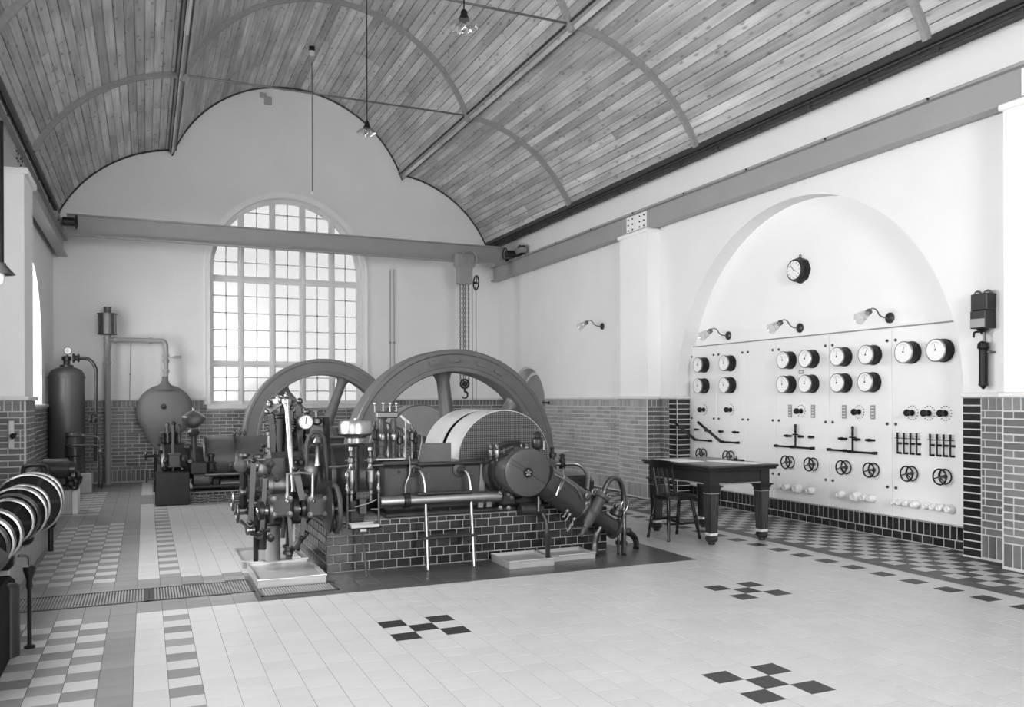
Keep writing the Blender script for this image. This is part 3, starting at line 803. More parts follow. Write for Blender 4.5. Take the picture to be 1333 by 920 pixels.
# ================================================================== THINGS
# ------------------------------------------------------------------ travelling crane
def ibeam(mb, p, q, h, w, t=.02):
    p, q = Vector(p), Vector(q); d = (q - p).normalized(); x = d.cross(Z_).normalized(); c = (p + q) / 2; l = (q - p).length / 2
    mb.obox(c, (x, d, Z_), t * .6, l, h / 2 - t * .5); mb.obox(c + Z_ * (h / 2 - t / 2), (x, d, Z_), w / 2, l, t / 2); mb.obox(c - Z_ * (h / 2 - t / 2), (x, d, Z_), w / 2, l, t / 2)
RZ0, RZ1 = 3.957, 4.262
for i, (xr, lab) in enumerate(((6.765, 'grey steel crane rail beam running along the right wall above the switchboard arch'), (-1.30, 'grey steel crane rail beam along the left wall'))):
    q = MB(); ibeam(q, (xr, YF + .1, (RZ0 + RZ1) / 2), (xr, 16.62, (RZ0 + RZ1) / 2), RZ1 - RZ0, .15, .022)
    t = tag(q.build('crane_rail_beam', M['steel_paint'], smooth=False), lab, 'beam', 'crane rail beams')
    q = MB(); q.box(xr - .02, xr + .02, YF + .1, 16.6, RZ1, RZ1 + .03); q.build('rail', M['steel_paint_dark'], t, smooth=False)
    sx = -1 if i == 0 else 1
    for y0 in (10.9, 4.5):
        q = MB(); q.box(min(xr + sx * .012, xr + sx * .022), max(xr + sx * .012, xr + sx * .022), y0 - .28, y0 + .28, RZ0 + .03, RZ1 - .03)
        pl = q.build('splice_plate', M['plaster_white'] if i == 0 else M['steel_paint'], t, smooth=False)
        for a in (-.22, -.1, .1, .22):
            for b in (.07, .15, .23):
                q = MB(); q.cyl((xr + sx * .02, y0 + a, RZ0 + b), (xr + sx * .034, y0 + a, RZ0 + b), .013, n=6); q.build('bolt', M['engine_dark'], pl)
    q = MB()
    for k in range(14): q.cyl((xr + sx * .075, YF + 1 + k * 1.31, RZ1 - .012), (xr + sx * .092, YF + 1 + k * 1.31, RZ1 - .012), .012, n=6)
    stuff(q.build('rivets', M['engine_dark'], t))
GY = 15.62
g = thing('crane_girder', 'long grey crane girder spanning the hall in front of the arched window', 'girder', (2.7, GY, 4.17))
q = MB(); ibeam(q, (-1.16, GY, 4.335), (6.60, GY, 4.335), .345, .16, .02); q.build('girder_beam', M['steel_paint_dark'], g, smooth=False)
for xe, sx in ((-1.30, 1), (6.765, -1)):
    q = MB(); q.cbox(xe - .06, xe + .06, GY - .55, GY + .55, 4.335, 4.44, .01); q.box(min(xe, xe + sx * .18), max(xe, xe + sx * .18), GY - .1, GY + .1, 4.32, 4.42); q.build('end_carriage', M['steel_paint_dark'], g, smooth=False)
    for dy in (-.42, .42):
        q = MB(); q.lathe([(.05, -.05), (.12, -.045), (.12, -.03), (.095, -.028), (.095, .028), (.12, .03), (.12, .045), (.05, .05)], (xe, GY + dy, 4.385), X_, 20); q.build('wheel', M['engine_dark'], g)
    q = MB(); q.ccyl((xe + sx * .1, GY - .30, 4.33), (xe + sx * .28, GY - .30, 4.33), .07, n=14); q.torus((xe + sx * .3, GY - .30, 4.33), X_, .11, .012, 18, 6); q.build('travel_gear', M['engine_dark'], g)

HX = 5.66
h = thing('chain_hoist', 'hand chain hoist with hook hanging from the crane girder', 'hoist', (HX, 15.45, 4.15))
q = MB(); q.cbox(HX - .15, HX + .15, 15.36, 15.52, 3.70, 4.17, .02); q.cbox(HX - .20, HX + .2, 15.34, 15.53, 4.02, 4.30, .03); q.build('trolley', M['steel_paint_dark'], h, smooth=False)
q = MB(); q.torus((HX + .06, 15.31, 4.2), Y_, .15, .016, 24, 6)
for k in range(3):
    a = k * 2 * PI / 3 + .5; q.cyl((HX + .06, 15.31, 4.2), (HX + .06 + .15 * math.cos(a), 15.31, 4.2 + .15 * math.sin(a)), .012, n=6)
q.build('chain_wheel', M['steel_paint_dark'], h)
q = MB(); q.torus((HX + .235, 15.42, 3.74), X_, .14, .014, 22, 6); q.cyl((HX + .12, 15.42, 3.74), (HX + .26, 15.42, 3.74), .02, n=8)
for k in range(4):
    a = k * PI / 2 + .3; q.cyl((HX + .235, 15.42, 3.74), (HX + .235, 15.42 + .14 * math.cos(a), 3.74 + .14 * math.sin(a)), .011, n=6)
q.build('hand_wheel', M['engine_dark'], h)
def chain(mb, p, z1, pitch=.05, R=.02, r=.0075):
    z = p[2]; k = 0
    while z > z1:
        d = X_ if k % 2 else Y_
        o = Vector((p[0], p[1], z)); a = Y_ if k % 2 else X_
        pts = [o + a * (.6 * R * 1.1 * math.cos(t)) + Z_ * (R * 1.5 * math.sin(t)) for t in [2 * PI * i / 8 for i in range(8)]]
        mb.tube(pts, r, 4, closed=True); z -= pitch * .92; k += 1
for dx, z1 in ((-.085, 1.85), (-.02, 1.90), (.02, 1.90), (.085, 1.85)):
    q = MB(); chain(q, (HX + dx, 15.44, 3.70), z1); q.build('chain', M['chain'], h)
for dx in (.125, .2):
    q = MB(); q.cyl((HX + dx + .03, 15.42, 1.2), (HX + dx + .03, 15.42, 3.74), .008, n=6); q.build('pull_rope', M['steel_dull'], h)
hk = MB(); hk.torus((HX, 15.44, 1.77), Y_, .085, .02, 18, 6); hk.lathe([(.05, -.03), (.055, -.02), (.055, .02), (.05, .03)], (HX, 15.44, 1.77), Y_, 14)
for k in range(4):
    a = k * PI / 2 + .4; hk.cyl((HX, 15.44, 1.77), (HX + .085 * math.cos(a), 15.44, 1.77 + .085 * math.sin(a)), .013, n=6)
hkb = hk.build('hook_block', M['engine_dark'], h)
q = MB(); pts = [(HX, 15.44, 1.70), (HX, 15.44, 1.62)] + [(HX + .0 + .062 * math.cos(a), 15.44, 1.555 + .062 * math.sin(a)) for a in [PI / 2 - i * PI * 1.35 / 10 for i in range(1, 11)]]
q.tube(pts, [.018, .02] + [.024 - .0014 * i for i in range(10)], 8); q.build('hook', M['engine_dark'], hkb)

for i, u in enumerate((508, 513)):
    p = at(u, 340, YB - .03); q = MB(); q.cyl((p.x, YB - .02, 1.5), (p.x, YB - .02, 4.1), .009, n=6)
    q.cbox(p.x - .02, p.x + .02, YB - .04, YB, 2.6, 2.64, .004)
    tag(q.build('conduit', M['plate_grey']), ['thin vertical conduit on the far wall beside the arched window, left of the pair', 'thin vertical conduit on the far wall beside the arched window, right of the pair'][i], 'conduit', 'conduits on the far wall')

# ------------------------------------------------------------------ lamps
def pendant(x, y, z, label, zt):
    t = thing('pendant_lamp', label, 'lamp', (x, y, z), 'glass pendant lamps')
    q = MB(); q.cyl((x, y, z + .08), (x, y, zt), .006, n=6); q.build('cord', M['black_matt'], t)
    q = MB(); q.lathe([(.012, .10), (.03, .08), (.035, .04), (.05, .015), (.05, .0)], (x, y, z), Z_, 14); q.build('lamp_holder', M['black'], t)
    q = MB(); n = 32
    prof = [(.045, .0), (.09, -.015), (.125, -.05), (.13, -.075)]; o = Vector((x, y, z)); vs = []; fs = []
    for r, hh in prof:
        for i in range(n):
            a = 2 * PI * i / n; rr = r * (1 + .05 * math.cos(8 * a)); vs.append(o + Vector((rr * math.cos(a), rr * math.sin(a), hh)))
    for k in range(3):
        for i in range(n): j = (i + 1) % n; fs.append((k * n + i, k * n + j, k * n + n + j, k * n + n + i))
    q.add(vs, fs); q.build('lamp_shade', M['glass_shade'], t, ang=80)
    q = MB(); q.sphere((x, y, z - .065), .035, 12, 8, 1.3); q.build('bulb', M['glass_shade'], t)
pendant(2.66, 10.93, at(477, 170, 10.93).z + .03, 'glass pendant lamp on a long cord hanging before the far gable wall', 7.40)
pendant(2.68, 7.30, at(603, 26, 7.30).z, 'glass pendant lamp close under the vault boards beside a tie rod', 7.40)
p = at(406, 70, 14.6); p2 = at(406, 252, 14.6)
t = thing('cord_drop', 'bare lamp cord hanging from a ceiling rose in front of the arched window', 'cord', (p.x, 14.6, p2.z))
q = MB(); q.cyl((p.x, 14.6, p2.z), (p.x, 14.6, 7.2), .006, n=6); q.build('cord', M['black_matt'], t)
q = MB(); q.lathe([(.01, 0), (.028, .01), (.028, .04), (.012, .06)], (p.x, 14.6, p2.z - .02), Z_, 12); q.build('socket', M['porcelain'], t)
q = MB(); q.lathe([(.045, 0), (.05, .02), (.05, .06)], (p.x, 14.6, p.z - .02), Z_, 12); q.build('porcelain_sleeve', M['porcelain'], t)
q = MB(); q.lathe([(.05, 0), (.05, .08)], (p.x, 14.6, p.z + .04), Z_, 12); q.build('ceiling_rose', M['black'], t)
p = at(345, 125, YB)
q = MB(); q.cbox(p.x - .10, p.x + .02, YB - .05, YB, p.z - .05, p.z + .05, .01); q.cbox(p.x - .02, p.x + .12, YB - .06, YB, p.z - .16, p.z - .02, .01)
tag(q.build('wall_bracket', M['stone_block']), 'small iron bracket high on the gable wall under the vault', 'bracket')

def wall_lamp(x, y, z, label, ln=.36):
    t = thing('wall_lamp', label, 'lamp', (x, y, z), 'swan neck wall lamps')
    q = MB(); q.lathe([(.058, 0), (.055, .015), (.035, .03), (.014, .036)], (x, y, z), -X_, 20); q.build('wall_plate', M['engine_paint'], t)
    q = MB(); s = ln / .36
    pts = bend([(x - .03, y, z), (x - .14 * s, y, z + .005), (x - .20 * s, y, z + .085), (x - .265 * s, y, z + .09), (x - .29 * s, y, z + .055)], .05, 5)
    q.tube(pts, .0075, 8); q.build('swan_neck', M['brass'], t)
    d = Vector((-.75, 0, -.42)).normalized(); o = Vector((x - .285 * s, y, z + .06))
    q = MB(); q.lathe([(.016, -.01), (.03, 0), (.034, .03), (.026, .05)], o, d, 14); q.build('lamp_holder', M['steel_dull'], t)
    q = MB(); q.lathe([(.028, .04), (.042, .07), (.05, .11), (.058, .165), (.066, .18)], o, d, 18, caps=False); q.build('lamp_shade', M['glass_shade'], t, ang=80)
wall_lamp(XN, 6.514, 2.30, 'swan neck wall lamp above the switchboard gauges, the one nearest the telephone box')
wall_lamp(XN, 7.848, 2.30, 'swan neck wall lamp above the middle gauges, below the octagonal clock')
wall_lamp(XN, 9.202, 2.305, 'swan neck wall lamp above the pair of open lever switches')
wall_lamp(XR, 12.21, 2.665, 'swan neck wall lamp alone on the plaster beyond the pilaster')

# clock
t = thing('wall_clock', 'black octagonal wall clock high on the switchboard niche wall', 'clock', (XN, 7.822, 2.98))
def oct_prof(o, r0, r1, l, mb): mb.lathe([(r0, 0), (r0, l * .5), (r1, l)], o, -X_, 8)
q = MB(); oct_prof((XN, 7.822, 2.98), .155, .145, .07, q); q.build('case', M['black'], t, smooth=False)
q = MB(); q.lathe([(.13, .06), (.14, .085), (.128, .115), (.108, .118)], (XN, 7.822, 2.98), -X_, 32); q.build('bezel', M['engine_dark'], t)
q = MB(); q.lathe([(.11, .112), (.11, .120)], (XN, 7.822, 2.98), -X_, 32); df = q.build('clock_face', M['dial'], t)
q = MB()
for a in range(12):
    an = a * PI / 6; c = Vector((XN - .121, 7.822 + .092 * math.sin(an), 2.98 + .092 * math.cos(an)))
    q.obox(c, (X_, Vector((0, math.cos(an), -math.sin(an))), Vector((0, math.sin(an), math.cos(an)))), .0008, .003, .010)
stuff(q.build('hour_marks', M['black_matt'], df, smooth=False))
for an, l, w in ((-2.0, .055, .004), (.75, .08, .003)):
    q = MB(); c = Vector((XN - .123, 7.822, 2.98)); dv = Vector((0, math.sin(an), math.cos(an)))
    q.obox(c + dv * l / 2, (X_, dv.cross(X_), dv), .001, w, l / 2); q.build('hand', M['black_matt'], df, smooth=False)
q = MB(); q.torus((XN - .02, 7.822, 3.15), X_, .018, .005, 12, 6); q.build('hanging_ring', M['brass'], t)

# black wall telephone box with hanging tube
PY = 5.21
t = thing('wall_telephone', 'dark boxed wall telephone with a long tube hanging below it', 'telephone', (XR, PY, 1.55))
q = MB(); q.cbox(XR - .13, XR, PY - .082, PY + .082, 2.235, 2.385, .008); q.cbox(XR - .145, XR, PY - .075, PY + .075, 2.075, 2.235, .006); q.build('box', M['engine_dark'], t, smooth=False)
q = MB(); q.box(XR - .148, XR - .14, PY - .07, PY + .07, 2.085, 2.16); q.build('paper_flap', M['plate_grey'], t, smooth=False)
for s_ in (-1, 1):
    q = MB(); q.lathe([(.035, 0), (.035, .012), (.02, .03), (.006, .036)], (XR - .07, PY + s_ * .05, 2.385), Z_, 14); q.build('bell', M['steel_dull'], t)
q = MB(); q.lathe([(.055, 0), (.04, .02), (.02, .035), (.02, .05)], (XR - .075, PY, 2.075), -Z_, 14); q.tube(bend([(XR - .08, PY + .02, 2.05), (XR - .09, PY + .075, 2.05), (XR - .09, PY + .08, 2.0)], .02), .01, 6); q.build('cradle', M['black'], t)
q = MB(); q.cyl((XR - .075, PY - .015, 2.05), (XR - .075, PY - .015, 1.93), .013, n=8); q.build('link_rod', M['steel_dull'], t)
q = MB(); q.lathe([(.02, 0), (.045, .02), (.05, .06), (.038, .075), (.034, .09)], (XR - .07, PY, 1.965), -Z_, 16); q.build('collar', M['black'], t)
q = MB(); q.lathe([(.036, 0), (.036, .30), (.04, .302), (.04, .318), (.03, .32), (.008, .35)], (XR - .07, PY, 1.885), -Z_, 16); q.build('hanging_tube', M['black'], t)
q = MB(); q.cbox(XR - .07, XR, PY - .07, PY - .02, 1.855, 1.875, .003); q.build('wall_stay', M['steel_dull'], t)

# ------------------------------------------------------------------ switchboard
SX = XN - .032                                                     # front face of the marble
seams = [NC + NH - .015, 9.43, 8.82, 8.24, 7.35, 6.47, NC - NH + .015]
plab = ['far end marble switchboard panel, open knife switch against the glazed brick reveal',
        'second marble switchboard panel from the far end, two stacked gauges over an open knife switch',
        'blank white marble switchboard panel carrying only corner bolts',
        'marble switchboard panel left of the middle, small number plate between its four gauges',
        'marble switchboard panel right of the middle, four gauges and no plate between them',
        'marble switchboard panel nearest the brick pier, eight small knife switches']
PN = []
for i in range(6):
    y1, y0 = seams[i], seams[i + 1]
    t = thing('marble_switchboard', plab[i], 'switchboard', (SX, (y0 + y1) / 2, .228), 'marble switchboard panels')
    q = MB(); q.cbox(SX, XN - .002, y0 + .002, y1 - .002, .232, 2.19, .004); q.build('slab', M['marble'], t, smooth=False)
    for yy in (y0 + .055, y1 - .055):
        for zz in (2.06, 1.19, .53):
            q = MB(); q.cyl((SX, yy, zz), (SX - .004, yy, zz), .017, n=10); q.cyl((SX - .004, yy, zz), (SX - .016, yy, zz), .011, n=6); q.build('corner_bolt', M['steel_dull'], t)
    PN.append(t)
def panel_of(y):
    for i in range(6):
        if seams[i + 1] <= y <= seams[i]: return PN[i]
q = MB(); q.cbox(SX - .006, XN, NC - NH + .01, NC + NH - .01, 2.191, 2.204, .003)
tag(q.build('switchboard_top_strip', M['plate_grey'], smooth=False), 'thin strip along the top edge of the marble switchboard', 'strip')
def gauge(y, z, r=.108, an=.5):
    t = panel_of(y); o = (SX, y, z)
    q = MB(); q.lathe([(r, 0), (r, .022), (r * .94, .028), (r * .94, .095), (r * .98, .10), (r * .98, .112)], o, -X_, 28); g_ = q.build('gauge', M['black'], t)
    q = MB(); q.lathe([(r * .97, .110), (r * .97, .126), (r * .90, .130), (r * .88, .122)], o, -X_, 28); q.build('bezel', M['steel_bright'], g_)
    q = MB(); q.lathe([(r * .90, .118), (r * .90, .126)], o, -X_, 28); q.build('dial', M['dial'], g_)
    q = MB(); c = Vector((SX - .1275, y, z + r * .28)); 
    for k in range(9):
        a = -1.0 + k * .25; dv = Vector((0, -math.sin(a), math.cos(a))); q.obox(c + dv * (r * .42), (X_, dv.cross(X_), dv), .0005, .0010, .005)
    dv = Vector((0, -math.sin(an), math.cos(an))); q.obox(c + dv * .02 - Z_ * .02, (X_, dv.cross(X_), dv), .0006, .0014, .032)
    q.lathe([(.009, 0), (.006, .006)], c - Z_ * .03, -X_, 10); q.build('needle', M['black_matt'], g_)
for y, z in ((9.69, 1.93), (9.11, 1.93), (9.69, 1.64), (9.11, 1.64), (7.98, 1.92), (7.605, 1.92), (7.11, 1.92), (6.70, 1.92), (7.985, 1.63), (7.61, 1.63), (7.11, 1.63), (6.71, 1.63)):
    gauge(y, z, .108, random.uniform(-.8, .8))
gauge(6.21, 1.92, .115, .3); gauge(5.83, 1.92, .115, -.2)
def knob(y, z, half=False):
    t = panel_of(y); o = (SX, y, z)
    q = MB(); q.lathe([(.03, 0), (.03, .012), (.016, .016), (.014, .05), (.034, .058), (.036, .085), (.026, .098)], o, -X_, 18); k_ = q.build('selector_knob', M['black'], t)
    q = MB()
    for i in range(14 if not half else 8):
        a = 2 * PI * i / 14 if not half else -PI / 2 + PI * i / 7 + PI
        q.cyl((SX, y + .07 * math.cos(a), z + .07 * math.sin(a)), (SX - .006, y + .07 * math.cos(a), z + .07 * math.sin(a)), .006, n=6)
    stuff(q.build('contact_studs', M['steel_dull'], t))
for y, z, h_ in ((9.71, 1.31, 1), (9.12, 1.315, 1), (7.80, 1.31, 0), (6.91, 1.31, 0), (6.21, 1.31, 0), (6.01, 1.31, 0), (5.82, 1.31, 0)): knob(y, z, h_)
def plate(y, z, w, hh):
    t = panel_of(y); q = MB(); q.cbox(SX - .01, SX, y - w / 2, y + w / 2, z - hh / 2, z + hh / 2, .002); pl_ = q.build('name_plate', M['plate_grey'], t, smooth=False)
    q = MB()
    for k in range(max(1, int(hh / .035))): q.box(SX - .0115, SX - .009, y - w * .3, y + w * .3, z - hh / 2 + .018 + k * .034, z - hh / 2 + .028 + k * .034)
    q.build('engraved_lines', M['enamel'], pl_, smooth=False)
plate(7.79, 1.775, .085, .048)
for y in (7.985, 7.60, 7.12, 6.715): plate(y, 1.31, .062, .15)
def wheel(y, z, R=.075):
    t = panel_of(y)
    q = MB(); q.torus((SX - .085, y, z), X_, R, .008, 28, 8); w_ = q.build('handwheel', M['black'], t)
    q = MB()
    for k in range(3):
        a = PI / 2 + k * 2 * PI / 3 + .2; q.cyl((SX - .085, y, z), (SX - .085, y + R * math.cos(a), z + R * math.sin(a)), .006, n=6)
    q.build('spokes', M['black'], w_)
    q = MB(); q.lathe([(.022, 0), (.016, .03), (.012, .035), (.012, .10)], (SX, y, z), -X_, 12); q.build('spindle', M['steel_dull'], w_)
    q = MB(); q.torus((SX - .012, y, z), X_, R * .95, .007, 28, 6); q.build('scale_ring', M['engine_dark'], t)
for y in (9.71, 9.11, 7.98, 7.59, 7.09, 6.70, 6.21, 5.82): wheel(y, .695)
def bar_h(y0, y1, z, t, name='switch_bar', w=.022, x=.03):
    q = MB(); q.cbox(SX - x - w, SX - x, min(y0, y1), max(y0, y1), z - w / 2, z + w / 2, .004)
    for yy in (y0, y1): q.cbox(SX - x - w, SX, yy - .014, yy + .014, z - .016, z + .016, .003)
    return q.build(name, M['black'], t, smooth=False)
def lever(t, yh, z0, z1, ya, yb):                                   # upright lever with its hinge bar
    b_ = bar_h(ya, yb, z0, t)
    q = MB(); q.bar((SX - .05, yh, z0), (SX - .05, yh, z1 - .09), .012, .022); q.build('blade', M['engine_dark'], b_, smooth=False)
    q = MB(); q.lathe([(.009, 0), (.015, .02), (.013, .07), (.017, .10), (.012, .115)], (SX - .05, yh, z1 - .10), Z_, 10); q.build('grip', M['black'], b_)
    q = MB(); q.cbox(SX - .075, SX - .03, yh - .03, yh + .03, z1 - .115, z1 - .10, .003); q.build('guard', M['black'], b_)
lever(PN[3], 7.845, .88, 1.14, 7.92, 7.59); bar_h(8.235 - .02, 7.93, .88, PN[3])
lever(PN[4], 6.955, .875, 1.14, 7.02, 6.67); bar_h(7.33, 7.09, .88, PN[4])
for y, z in ((8.01, 1.01), (7.79, 1.01), (7.62, 1.01), (7.13, 1.01), (6.92, 1.01), (6.74, 1.01), (9.60, 1.02), (9.31, 1.02), (9.0, 1.02), (9.86, 1.03)):
    q = MB(); l_ = .07 if y in (7.62, 7.79, 6.92, 9.31, 9.86) else .11; q.cbox(SX - .04, SX, y - l_ / 2, y + l_ / 2, z - .012, z + .012, .004); q.cbox(SX - .05, SX - .02, y - .012, y + .012, z - .017, z + .017, .003)
    q.build('contact_clip', M['black'], panel_of(y), smooth=False)
for t, yb, ye in ((PN[0], 9.86, 9.54), (PN[1], 9.28, 8.95)):          # the two knife switches standing open
    b_ = bar_h(yb, ye, .885, t)
    tip = Vector((SX - .30, yb + .03, 1.085)); root = Vector((SX - .05, yb, .89))
    q = MB(); q.bar(root, tip, .035, .02, Y_); q.build('blade', M['engine_dark'], b_, smooth=False)
    q = MB(); q.cyl(tip, tip + (tip - root).normalized() * .11, .016, .019, 10); q.build('grip', M['black'], b_)
for y in (6.365, 6.285, 6.205, 6.13, 5.97, 5.89, 5.815, 5.74):
    t = PN[5]; q = MB(); q.cbox(SX - .03, SX, y - .026, y + .012, .885, .905, .003); q.cbox(SX - .035, SX, y - .03, y + .012, .985, 1.005, .003); k_ = q.build('knife_switch', M['black'], t, smooth=False)
    q = MB(); q.bar((SX - .035, y, .89), (SX - .035, y, 1.06), .010, .016); q.build('blade', M['engine_dark'], k_, smooth=False)
    q = MB(); q.lathe([(.007, 0), (.012, .015), (.010, .04), (.013, .055)], (SX - .035, y, 1.05), Z_, 8); q.build('grip', M['black'], k_)
    q = MB(); q.cbox(SX - .045, SX - .02, y - .028, y + .028, 1.045, 1.052, .002); q.build('guard', M['black'], k_)
for y, r in ((8.10, .028), (8.01, .040), (7.83, .056), (7.61, .044), (7.14, .044), (6.93, .058), (6.80, .040), (6.71, .042), (6.39, .032), (6.32, .036), (6.24, .036), (6.15, .042), (6.0, .034), (5.925, .036), (5.845, .038), (5.75, .044)):
    q = MB(); z = .39; q.lathe([(r * .8, 0), (r, .012), (r, .05), (r * .82, .062), (r * .84, .075), (r * .6, .088), (r * .58, .08), (r * .2, .079)], (SX, y, z), -X_, 20); q.build('porcelain_insulator', M['porcelain'], panel_of(y))

# ------------------------------------------------------------------ table and chair
T0, T1, T2, T3, TZ = 5.05, 5.92, 6.82, 8.08, .79
t = thing('office_table', 'heavy dark wooden table with fluted legs and bun feet before the switchboard', 'table', (5.48, 7.45, 0))
q = MB(); q.cbox(T0, T1, T2, T3, TZ - .028, TZ, .012); q.build('table_top', M['table_wood'], t, smooth=False)
q = MB(); q.cbox(T0 + .018, T1 - .018, T2 + .018, T3 - .018, TZ - .05, TZ - .027, .008); q.build('top_moulding', M['table_wood'], t, smooth=False)
q = MB(); q.cbox(T0 + .09, T1 - .09, T2 + .09, T3 - .09, TZ - .002, TZ + .002, .001); q.build('writing_surface', M['table_leather'], t, smooth=False)
LX, LY = (5.17, 5.80), (6.955, 7.95)
for (x0, x1, y0, y1) in ((LX[0], LX[1], LY[0] - .045, LY[0] - .015), (LX[0], LX[1], LY[1] + .015, LY[1] + .045), (LX[0] - .045, LX[0] - .015, LY[0], LY[1]), (LX[1] + .015, LX[1] + .045, LY[0], LY[1])):
    q = MB(); q.box(x0, x1, y0, y1, .605, TZ - .045); q.build('apron', M['table_wood'], t, smooth=False)
    q = MB(); e = .008; q.cbox(x0 - e, x1 + e, y0 - e, y1 + e, .597, .61, .003); q.build('apron_bead', M['plate_grey'], t, smooth=False)
for lx in LX:
    for ly in LY:
        q = MB()
        def sq(z0, w0, z1, w1): 
            q.add([(lx + a * w, ly + b * w, z) for z, w in ((z0, w0), (z1, w1)) for a, b in ((-1, -1), (1, -1), (1, 1), (-1, 1))], [(3, 2, 1, 0), (4, 5, 6, 7)] + [(i, (i + 1) % 4, 4 + (i + 1) % 4, 4 + i) for i in range(4)])
        sq(.60, .056, TZ - .045, .056)
        n = 40; ring = []
        for z, w in ((.115, .043), (.52, .055)):
            for i in range(n):
                k = i % 10; s_ = i // 10; f_ = -1 + 2 * k / 10; dpt = .006 if k in (2, 4, 6, 8) else 0
                a, b = [(f_, -1), (1, f_), (-f_, 1), (-1, -f_)][s_]
                nx_, ny_ = [(0, 1), (-1, 0), (0, -1), (1, 0)][s_]
                ring.append((lx + a * w + nx_ * dpt, ly + b * w + ny_ * dpt, z))
        q.add(ring, [(i, (i + 1) % n, n + (i + 1) % n, n + i) for i in range(n)])
        lg = q.build('leg', M['table_wood'], t, smooth=False)
        q = MB(); sq(.515, .058, .53, .058); sq(.545, .062, .575, .07); sq(.575, .08, .592, .086); sq(.53, .056, .60, .058); q.build('capital', M['table_wood'], lg, smooth=False)
        q = MB(); sq(.512, .0575, .518, .0575); sq(.092, .042, .118, .046); q.build('pale_collar', M['stone_coping'], lg, smooth=False)
        q = MB(); q.lathe([(.032, 0), (.036, .012), (.034, .022), (.056, .035), (.067, .058), (.056, .082), (.034, .094)], (lx, ly, 0), Z_, 20); q.build('bun_foot', M['table_wood'], lg)
for i, (x, y, w, l, a, lab) in enumerate(((5.62, 7.3, .12, .17, .2, 'open white paper lying on the table top nearest the switchboard wheels'), (5.28, 7.62, .15, .21, -.1, 'white sheet of paper on the far half of the table'), (5.70, 7.02, .10, .13, .4, 'small folded paper near the front edge of the table'))):
    q = MB(); ca, sa = math.cos(a), math.sin(a); q.obox((x, y, TZ + .005), (Vector((ca, sa, 0)), Vector((-sa, ca, 0)), Z_), w, l, .002)
    tag(q.build('paper_sheet', M['paper'], smooth=False), lab, 'paper', 'papers on the table')
ip = thing('inkstand', 'low dark inkstand on the table edge towards the switchboard', 'inkstand', (5.76, 7.33, TZ))
q = MB(); q.cbox(5.70, 5.83, 7.26, 7.40, TZ + .003, TZ + .02, .004); q.build('tray', M['black'], ip, smooth=False)
q = MB(); q.lathe([(.02, 0), (.022, .01), (.018, .03), (.01, .036)], (5.765, 7.33, TZ + .02), Z_, 12); q.build('inkwell', M['glazed_grey'], ip)

c = thing('windsor_chair', 'dark wooden spindle-back chair drawn up to the table', 'chair', (5.05, 7.44, 0))
SZ = .455
q = MB(); n = 28; prof = []
for i in range(n):
    a = 2 * PI * i / n; ca, sa = math.cos(a), math.sin(a); prof.append((5.06 + .215 * (abs(ca) ** .7) * (1 if ca > 0 else -1), 7.43 + .195 * (abs(sa) ** .7) * (1 if sa > 0 else -1)))
q.prism(prof, (0, 0, SZ - .03), (X_, Y_, Z_), .032); q.build('seat', M['chair_wood'], c)
legs = [((4.90, 7.55, SZ - .02), (4.835, 7.60, 0)), ((4.91, 7.33, SZ - .02), (4.872, 7.268, 0)), ((5.19, 7.33, SZ - .02), (5.265, 7.28, 0)), ((5.19, 7.54, SZ - .02), (5.225, 7.64, 0))]
def on(i, z): a, b = Vector(legs[i][0]), Vector(legs[i][1]); return b + (a - b) * (z / a.z)
for i, (a, b) in enumerate(legs):
    a, b = Vector(a), Vector(b); q = MB(); q.tube([b + (a - b) * f for f in (0, .06, .1, .3, .5, .52, .56, .58, .8, 1)], [.016, .018, .014, .018, .021, .016, .023, .018, .020, .015], 10); q.build('leg', M['chair_wood'], c)
for i, j, z in ((0, 3, .19), (1, 2, .17)):
    q = MB(); a, b = on(i, z), on(j, z); q.tube([a, a.lerp(b, .3), a.lerp(b, .5), a.lerp(b, .7), b], [.008, .012, .014, .012, .008], 8); q.build('stretcher', M['chair_wood'], c)
q = MB(); a, b = on(0, .19).lerp(on(3, .19), .5), on(1, .17).lerp(on(2, .17), .5); q.tube([a, a.lerp(b, .5), b], [.008, .013, .008], 8); q.build('stretcher', M['chair_wood'], c)
bt = [(4.905, 7.275), (4.885, 7.59)]                                  # back posts' heads
for i, (bx_, by_) in enumerate([(4.985, 7.30), (4.93, 7.56)]):
    q = MB(); a = Vector((bx_, by_, SZ - .01)); b = Vector((bt[i][0], bt[i][1], .80)); q.tube([a, a.lerp(b, .25), a.lerp(b, .5), a.lerp(b, .75), b], [.013, .018, .015, .018, .014], 8); q.build('back_post', M['chair_wood'], c)
for f_ in (.25, .5, .75):
    q = MB(); a = Vector((4.975 - .045 * f_, 7.30 + .26 * f_, SZ - .01)); b = Vector((bt[0][0], bt[0][1], .75)).lerp(Vector((bt[1][0], bt[1][1], .75)), f_); q.tube([a, a.lerp(b, .5), b], [.007, .010, .007], 8); q.build('spindle', M['chair_wood'], c)
q = MB(); pts = []
for z, th in ((.745, .020), (.825, .016)):
    for s_ in (-1, 1):
        for i in range(9):
            f_ = i / 8; y = 7.245 + .375 * f_; x = 4.915 - .025 * f_ - .035 * math.sin(PI * f_) - (.01 if z > .8 else 0)
            pts.append((x + s_ * th / 2, y, z - (.012 if (i in (0, 8) and z > .8) else 0)))
fs = []
for i in range(8):
    fs += [(i, i + 1, 10 + i, 9 + i), (18 + i, 27 + i, 28 + i, 19 + i), (i, 18 + i, 19 + i, i + 1), (9 + i, 10 + i, 28 + i, 27 + i)]
fs += [(0, 9, 27, 18), (8, 26, 35, 17)]
q.add(pts, fs); q.build('crest_rail', M['chair_wood'], c, ang=50)

